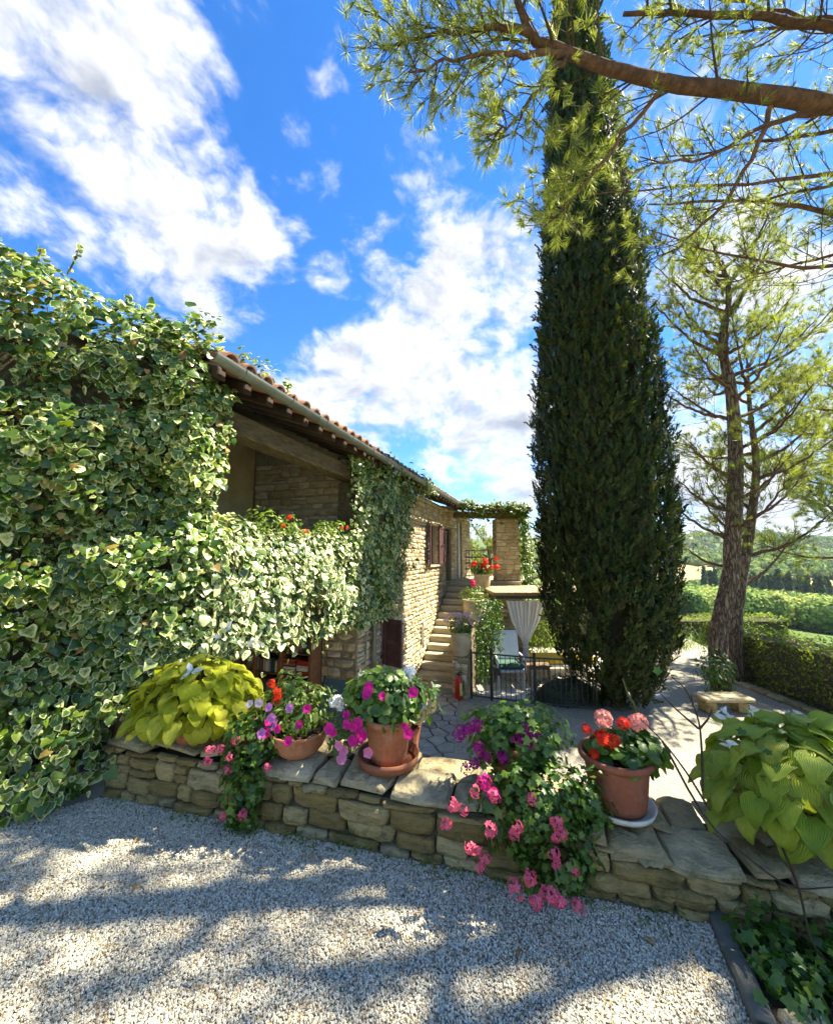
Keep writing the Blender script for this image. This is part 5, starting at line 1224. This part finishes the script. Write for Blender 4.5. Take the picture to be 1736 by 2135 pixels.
Q.limb(op, [(4.4, 3.25, 5.95), (4.6, 2.7, 6.5), (4.3, 2.2, 6.9), (3.6, 1.8, 7.1)], .05, .01, 18, 1.0, lo=.3)
for e, z in [((3.0, 4.6), 6.9), ((3.9, 4.9), 6.4), ((2.6, 3.4), 7.6), ((4.4, 5.3), 5.6), ((3.2, 4.2), 8.2), ((2.2, 4.4), 6.2)]:
    Q.limb(op, [(6.75, 3.35, z - .6), ((6.75 + e[0]) / 2, (3.35 + e[1]) / 2 + .2, z - .1), (*e, z)], .035, .006, 15, .8, lo=.4, tuft=.5)
for k in range(11):                                                   # the rest of the crown, out of view, shades the yard
    a = -.2 + k * .56; h = 5.6 + .42 * k; L = 3.0 - .08 * k; c, s_ = math.cos(a), math.sin(a)
    if c < -.2 and abs(s_) < .75 and h < 8: continue
    Q.limb(op, [(6.75, 3.3, h), (6.75 + c * L * .5, 3.3 + s_ * L * .4, h + .5), (6.75 + c * L, 3.3 + s_ * L * .8, h + .7)], .06, .012, 16, 1.1, lo=.25)
for k, (e, z) in enumerate([((4.3, 1.3), 7.0), ((3.6, 2.3), 7.6), ((5.0, 2.0), 6.4), ((4.6, .6), 6.6), ((5.4, 1.0), 7.2), ((3.2, .9), 7.4)]):
    Q.limb(op, [(6.75, 3.3, z - .8), ((6.75 + e[0]) / 2, (3.3 + e[1]) / 2, z + .1), (*e, z)], .06, .01, 24, 1.0, lo=.3, ntw=6)
Q.done(op, .115)
# 2 and 3 the two pines beyond the wall, 4 the one at the right edge
def pine(label, path, rad, limbs, seed, top, size=.15, nsub=10, sublen=.9, tuft=1.0):
    t_ = thing('pine_tree', label, 'tree', tuple(path[0]), 'pines beyond the wall'); Q = Pine(seed); part('trunk', *tube(path, rad, 14, 30), 'bark', t_, smooth=True); C_ = spline(path, 40)
    for f_, az, L, el, tf in limbs:
        b = C_[min(39, int(f_ * 39))]; d = np.array([math.cos(az) * math.cos(el), math.sin(az) * math.cos(el), math.sin(el)]); r0 = .035 + .02 * L / 3
        Q.limb(t_, [b, b + d * L * .5 + np.array([0, 0, -.06 * L]), b + d * L + np.array([0, 0, .10 * L])], r0, .008, nsub, sublen, lo=.35, tuft=tf, mat='bark' if r0 > .07 else 'pine_bark_limb')
    Q.done(t_, size); return t_
r_ = np.random.default_rng(99); lb = []
for k in range(28): lb.append((.62 + .38 * (k + .5) / 28, k * 2.4 + r_.normal(0, .3), r_.uniform(1.2, 2.2) * (1.1 - .35 * abs(k / 28 - .4)), R(r_.uniform(15, 45) + k * .7), .8))
for k in range(9): lb.append((.32 + .26 * (k + .5) / 9, k * 2.2 + .5, r_.uniform(1.2, 2.0), R(r_.uniform(20, 42)), .12))
pine('nearer pine with thick furrowed curved trunk beside the path', [(6.42, 8.42, ZC - .1), (6.45, 8.42, -.15), (6.84, 8.42, 1.15), (6.92, 8.42, 1.76), (7.06, 8.42, 2.62), (7.2, 8.42, 3.85), (7.25, 8.42, 5.4), (7.2, 8.5, 6.6), (7.5, 8.5, 7.8), (7.5, 8.6, 8.8)], [.185, .17, .16, .155, .15, .14, .115, .08, .05, .025], lb, 17, 9)
lb2 = [(.5 + .5 * (k + .5) / 22, k * 2.4 + 1 + r_.normal(0, .3), r_.uniform(1.2, 2.3), R(r_.uniform(15, 50)), .75) for k in range(22)] + [(.28 + .22 * k / 6, k * 1.9, r_.uniform(1.5, 2.4), R(r_.uniform(20, 45)), .3) for k in range(6)]
pine('thinner pine leaning just behind the thick curved pine trunk', [(7.29, 9.05, ZC - .1), (7.31, 9.05, -.2), (7.58, 9.03, 1.11), (7.78, 9.03, 1.77), (8.0, 9.03, 2.7), (8.2, 9.03, 3.8), (8.25, 9.1, 5.2), (8.4, 9.2, 6.6)], [.16, .14, .12, .10, .09, .075, .05, .02], lb2, 27, 8)
lb3 = [(.40 + .6 * (k + .5) / 26, k * 2.4, r_.uniform(1.6, 2.6), R(r_.uniform(0, 30)), 1.0) for k in range(26)]
pine('bushy yellow-green pine at the right edge beyond the hedge', [(12.2, 10.2, -2.6), (12.1, 10.2, 0), (12.0, 10.1, 2.5), (12.1, 10.1, 4.5), (12.0, 10.1, 6.2)], [.2, .17, .13, .08, .02], lb3, 37, 6, size=.2, nsub=14)
lb4 = [(.35 + .65 * (k + .5) / 22, k * 2.4, r_.uniform(1.6, 2.8), R(r_.uniform(5, 40)), 1.0) for k in range(22)]
pine('slender pine seen through the open porch', [(3.9, 22, -4), (4.0, 22, -1), (4.2, 22, 1), (4.0, 22, 2.6)], [.2, .17, .1, .03], lb4, 47, 6, size=.2, nsub=9)
pine('slim dark pine between the porch and the cypress', [(6.6, 22, -4), (6.5, 22, 0), (6.55, 22, 2.2), (6.4, 22, 3.4)], [.18, .14, .08, .02], lb4[:15], 57, 5, size=.2, nsub=7)

# ------------------------------------------------------------------ hedges, shrubs, far woods
def hedge(name, label, lo, hi, n, seed, size=.06, mat='hedge_leaf'):
    t_ = thing(name, label, 'hedge', ((lo[0] + hi[0]) / 2, (lo[1] + hi[1]) / 2, lo[2])); lo, hi = np.array(lo, float), np.array(hi, float); r_ = np.random.default_rng(seed)
    wbox('dark_core', lo + .07, hi - .09, 'dark_joint_shade', t_); P_, N_ = [], []  # solid dark box added as core under the leaf shell, not branches
    while len(P_) < n:
        p_ = lo + r_.random(3) * (hi - lo); f_ = r_.choice(['x0', 'y0', 'z1', 'z1', 'x0']); n_ = {'x0': [-1, 0, .2], 'y0': [0, -1, .2], 'z1': [0, 0, 1]}[f_]
        i = 'xyz'.index(f_[0]); p_[i] = (lo if f_[1] == '0' else hi)[i]; p_ = p_ + np.array(n_) * (nz3(p_, 2.2, seed) * .14 + r_.normal(0, .04)); P_.append(p_); N_.append(np.array(n_) + r_.normal(0, .5, 3))
    P_ = np.array(P_); scatter(t_, 'leaf', 'foliage', OVAL, 'hdo', mat, P_, N_, r_.normal(0, 1, (n, 3)) + [0, 0, .5], size * r_.uniform(.7, 1.4, n), 120); return t_
hedge('clipped_hedge', 'clipped dark-sided hedge along the path right of the pines', (7.45, 5.6, ZC), (8.5, 10.3, -.14), 7500, 3)
hedge('patio_hedge', 'sunny pale green hedge closing the back of the patio', (3.4, 12.6, ZC), (7.2, 13.3, .1), 3200, 7, .09, 'creeper')
hedge('boundary_hedge', 'low far hedge with sunlit top behind the path', (8.0, 13.8, -1.6), (13.2, 14.8, -.62), 3800, 5, .08)
gz = thing('ornamental_grass', 'pale green feathery grass clump beside the path', 'grass', (7.0, 12.3, ZC)); r_ = np.random.default_rng(8); items = []
for k in range(520):
    b = np.array([7.7 + r_.normal(0, .55), 12.6 + r_.normal(0, .3), ZC]); d = norm(np.array([r_.normal(0, .45), r_.normal(0, .4), 1.])); L = r_.uniform(.35, .75); s_ = np.array([.007, 0, 0]); e = b + d * L + np.array([d[0], d[1], 0]) * .2
    items.append((np.array([b - s_, b + s_, b + d * L * .6 + s_ * .7, e, b + d * L * .6 - s_ * .7]), [(0, 1, 2, 4), (4, 2, 3)]))
part('blades', *join(items), 'creeper', gz, kind='stuff')
sb = thing('young_shrub', 'loose leafy shrub at the foot of the thick pine trunk', 'shrub', (6.0, 8.0, ZC))
bush(sb, (6.02, 8.0, -.72), (.42, .35, .5), 480, .08, OVAL, 'geranium_leaf', 80, 141, 'plg', shell=.1, hole=.25); stems(sb, [[(6.0, 8.0, ZC), (6.0 + x, 8 + y, -.8), (6.0 + 2 * x, 8 + 2 * y, -.35)] for x, y in ((-.15, 0), (.12, .05), (0, -.1), (.05, .1), (-.08, .08))], .008)
bn = thing('stone_bench', 'pale flat stone slab on rough supports beside the pine trunk', 'bench', (5.55, 7.5, ZC))
wbox('slab', (5.25, 7.25, ZC + .22), (6.15, 7.65, ZC + .29), 'cap_stone', bn, bev=.02); wbox('support', (5.3, 7.32, ZC), (5.5, 7.6, ZC + .219), 'wall_stone', bn, bev=.03); wbox('support', (5.9, 7.32, ZC), (6.1, 7.6, ZC + .219), 'wall_stone', bn, bev=.03)
ek = thing('path_kerb', 'row of rough pale stones edging the foot of the clipped hedge', 'kerb', (7.2, 7, ZC)); r_ = np.random.default_rng(2)
for k in range(12):
    y = 5.7 + k * .36; wbox('stone', (7.14 + r_.normal(0, .02), y, ZC - .02), (7.36, y + .34, ZC + .09 + r_.normal(0, .015)), 'cap_stone', ek, bev=.03)

def tree_t(seed, n=150, conif=False, fs=1.0):
    r2 = np.random.default_rng(seed); V, F = [], []
    for k in range(n):
        if conif: z = r2.random() ** 1.3; a = r2.uniform(0, 6.283); q_ = (1 - z) * .36 * r2.uniform(.7, 1.1) + .02; c = np.array([q_ * math.cos(a), q_ * math.sin(a), z * 2.2]); n_ = np.array([math.cos(a), math.sin(a), .4]); s_ = .13
        else:
            d = norm(r2.normal(0, 1, 3)); q_ = (.75 + .25 * r2.random()) * (1 + .35 * nz3(d, 2.4, seed)); c = d * q_ * [1, 1, .85] + [0, 0, .95]; n_ = d + r2.normal(0, .35, 3); s_ = r2.uniform(.14, .26) * fs
        if c[2] < .05: continue
        n_ = norm(n_); u = norm(np.cross(n_, r2.normal(0, 1, 3))); w = np.cross(n_, u); i = len(V)
        V += [c + s_ * u * 1.3, c + s_ * w * 1.2, c - s_ * (u + w) * .9]; F += [(i, i + 1, i + 2)]
    return np.array(V), np.array(F), {'rim': np.zeros(len(V))}
TREE = [tree_t(i) for i in range(5)]; TREEH = [tree_t(60 + i, 480, False, .45) for i in range(5)]; CONI = [tree_t(20 + i, 130, True) for i in range(3)]
r_ = np.random.default_rng(15); P_, S_, PC, SC_ = [], [], [], []
while len(P_) < 3200:
    a = r_.uniform(30, 53) if r_.random() < .92 else r_.uniform(4, 30); rr = math.exp(r_.uniform(math.log(135), math.log(1320))); x, y = rr * math.sin(R(a)), rr * math.cos(R(a))
    if fld(x, y) > .5: continue
    z = tz(x, y) - .4
    if 235 < rr < 350 and 36.5 < a < 47 and r_.random() < .8: PC.append((x, y, z)); SC_.append(r_.uniform(5.5, 8.5)); continue
    P_.append((x, y, z)); S_.append(r_.uniform(2.6, 4.6) * (1 + rr / 1500))
far = tag(thing('distant_woods', 'mass of green woodland covering the far valley slopes', 'woods', (250, 300, -30)), kind='stuff')
rr_ = np.hypot(*np.array(P_)[:, :2].T); near_ = rr_ < 300
for nm, PP, SS, tm, mt in (('nearer_crowns', np.array(P_)[near_], np.array(S_)[near_], TREEH, 'far_leaf'), ('broadleaf_crowns', np.array(P_)[~near_], np.array(S_)[~near_], TREE, 'far_leaf'), ('conifer_crowns', PC, SC_, CONI, 'far_conifer')):
    n = len(PP); th = r_.uniform(0, 6.28, n); scatter(far, 'tree', nm, tm, nm, mt, PP, np.tile([0, 0, 1.], (n, 1)), np.column_stack([np.cos(th), np.sin(th), th * 0]), SS, 0)

# ------------------------------------------------------------------ small things in front
def twigs(name, label, paths, mat='twig', r0=.0058):
    t_ = thing(name, label, 'plant', tuple(np.array(paths[0][0], float)))
    for p_ in paths: part('stem', *tube(p_, [r0, r0 * .45], 5, 14), mat, t_)
    return t_
tw = twigs('bare_rose', 'bare thorny brown rose stems rising beside the tall brown pot', [[px(1480, 1690, 1.9), px(1430, 1610, 1.95), px(1380, 1545, 2.0), px(1335, 1500, 2.02)],
    [px(1465, 1650, 1.95), px(1462, 1560, 2.0), px(1455, 1500, 2.02), px(1430, 1440, 2.03), px(1400, 1412, 2.04)], [px(1456, 1520, 2.0), px(1410, 1480, 2.05), px(1375, 1445, 2.1)],
    [px(1458, 1520, 2.0), px(1475, 1500, 2.0), px(1483, 1480, 1.98)], [px(1445, 1475, 2.0), px(1440, 1450, 2.0)], [px(1380, 1545, 2.0), px(1470, 1705, 1.85), px(1560, 1790, 1.8), px(1650, 1850, 1.75), px(1736, 1850, 1.72)],
    [px(1600, 1700, 1.85), px(1660, 1840, 1.7), px(1690, 1960, 1.62), px(1728, 2010, 1.6)]])
r_ = np.random.default_rng(6); bl = [px(1375, 1410, 2.05), px(1395, 1408, 2.05), px(1545, 1640, 1.85), px(1630, 1600, 1.85), px(1600, 1560, 1.85), px(1650, 1640, 1.82), px(1580, 1620, 1.84), px(1690, 1700, 1.8), px(1700, 1620, 1.8), px(1610, 1660, 1.84), px(1720, 1740, 1.78), px(1660, 1740, 1.8), px(1560, 1530, 1.9), px(1640, 1530, 1.88)]
scatter(tw, 'leaf', 'foliage', LOBED, 'gl', 'geranium_leaf', bl, r_.normal(0, .5, (14, 3)) + [0, -.5, 1], r_.normal(0, 1, (14, 3)), r_.uniform(.035, .055, 14), 14)
twigs('green_stalk', 'single pale green cut stalk standing behind the scarlet geranium', [[px(1330, 1500, 2.2), px(1322, 1470, 2.2), px(1308, 1445, 2.2), px(1298, 1415, 2.2)]], 'green_stem', .008)
BP = [((1.50, 1.78), 'small leafy plant in the dark bed close under the wall'), ((1.36, 1.70), 'small leafy plant beside the top of the concrete kerb'), ((1.62, 1.66), 'leafy clump in the middle of the dark bed'), ((1.33, 1.57), 'low leafy clump beside the pale flat rock'),
      ((1.52, 1.55), 'low leafy clump at the bottom edge of the bed'), ((1.74, 1.76), 'leafy clump under the green hosta'), ((1.80, 1.60), 'leafy clump at the right edge of the bed'), ((1.66, 1.52), 'leafy clump in the bottom right corner of the bed'), ((1.46, 1.64), 'pale leafy sprig between the kerb and the middle clump')]
for k, ((x, y), lab_) in enumerate(BP):
    gp_ = thing('bed_plant', lab_, 'plant', (x, y, 0), 'plants in the garden bed')
    bush(gp_, (x, y, .07), (.13, .12, .09), 80, .040, LOBED, 'geranium_leaf', 30, 160 + k, 'gl', shell=.2, cut=lambda p_: p_[2] > .01)
wbox('bed_rock', (1.25, 1.47, -.05), (1.42, 1.55, .03), 'cap_stone', None, bev=.03)
tag(bpy.data.objects['bed_rock'], 'pale flat rock lying at the bottom of the dark bed', 'rock')
for k, (u, v, lab) in enumerate([(287, 1745, 'curled brown dry leaf on the gravel near the stone wall'), (220, 1850, 'yellowish dry leaf on the gravel at the left'), (285, 1852, 'small dry leaf on sunlit gravel left of centre'), (655, 1780, 'small brown dry leaf near the middle of the low wall'), (1345, 1950, 'brown dry leaf on the gravel near the kerb'), (1080, 2000, 'tiny brown dry leaf on the gravel in front of the trailing geranium')]):
    d = pdir(u, v); p_ = np.array([0, 0, 1.6]) + np.array(d) * (-1.585 / d[2]); r_ = np.random.default_rng(k)
    B = basis((r_.normal(0, .25, 3) + [0, 0, 1])[None], r_.normal(0, 1, (1, 3)))[0] * .045
    o = obj('fallen_leaf', tmesh('dry', OVAL[k % 2], 'dry_leaf') if k % 2 == 0 else tmesh('dry1', OVAL[1], 'dry_leaf'), None, mtx=Matrix([[*B[i], p_[i]] for i in range(3)] + [[0, 0, 0, 1]])); tag(o, lab, 'leaf', 'dry leaves on the gravel')

wd_ = tag(thing('wall_foot_weeds', 'thin green weeds sprouting from the gravel along the wall foot', 'weeds', (0, 2.2, 0)), kind='stuff'); r_ = np.random.default_rng(44); P_, N_, T_, S_ = [], [], [], []
while len(P_) < 700:
    a = float(r_.choice([r_.normal(1.15, .25), r_.uniform(0, 3.4), r_.normal(2.7, .3)])); n_ = abs(r_.normal(0, .05)) + .015
    if nz3((a, 0, 0), 5) < -.05 and r_.random() < .8: continue
    P_.append(WF.p(a, n_, .012 + abs(r_.normal(0, .012)))); N_.append(r_.normal(0, .5, 3) + [0, -.3, 1]); T_.append(r_.normal(0, 1, 3) + [0, -.3, .4]); S_.append(r_.uniform(.010, .026))
scatter(wd_, 'leaf', 'weed_leaves', OVAL, 'wdl', 'petunia_leaf', P_, N_, T_, S_, 0)
nl = tag(thing('pine_litter', 'fallen brown pine needles scattered over the gravel', 'needles', (-.5, 1.8, 0)), kind='stuff'); V, F = [], []
for k in range(1500):
    c = np.array([r_.uniform(-2.4, 1.2), r_.uniform(1.4, 2.5), .0125]); a = r_.uniform(0, 6.283); L = r_.uniform(.02, .045); d = np.array([math.cos(a), math.sin(a), r_.normal(0, .06)]); s_ = np.array([-d[1], d[0], 0]) * .0007; i = len(V)
    V += [c - d * L - s_, c - d * L + s_, c + d * L + s_, c + d * L - s_]; F.append((i, i + 1, i + 2, i + 3))
part('needles', V, F, 'dry_leaf', nl, {'rim': np.zeros(len(V))}, kind='stuff')

# ------------------------------------------------------------------ air
m, g = newmat('haze')
pv_ = g.n('ShaderNodeVolumePrincipled', {'Color': (.80, .88, 1, 1), 'Density': .00009, 'Anisotropy': .1})
g.t.links.new(pv_.outputs[0], g.n('ShaderNodeOutputMaterial').inputs['Volume'])
V, F = box_vf(7200, 7200, 240); hz = obj('haze', mesh('haze', V + np.array([0, 0, -25.]), F, 'haze')); tag(hz, 'pale summer haze over the far valley', 'haze', kind='stuff')
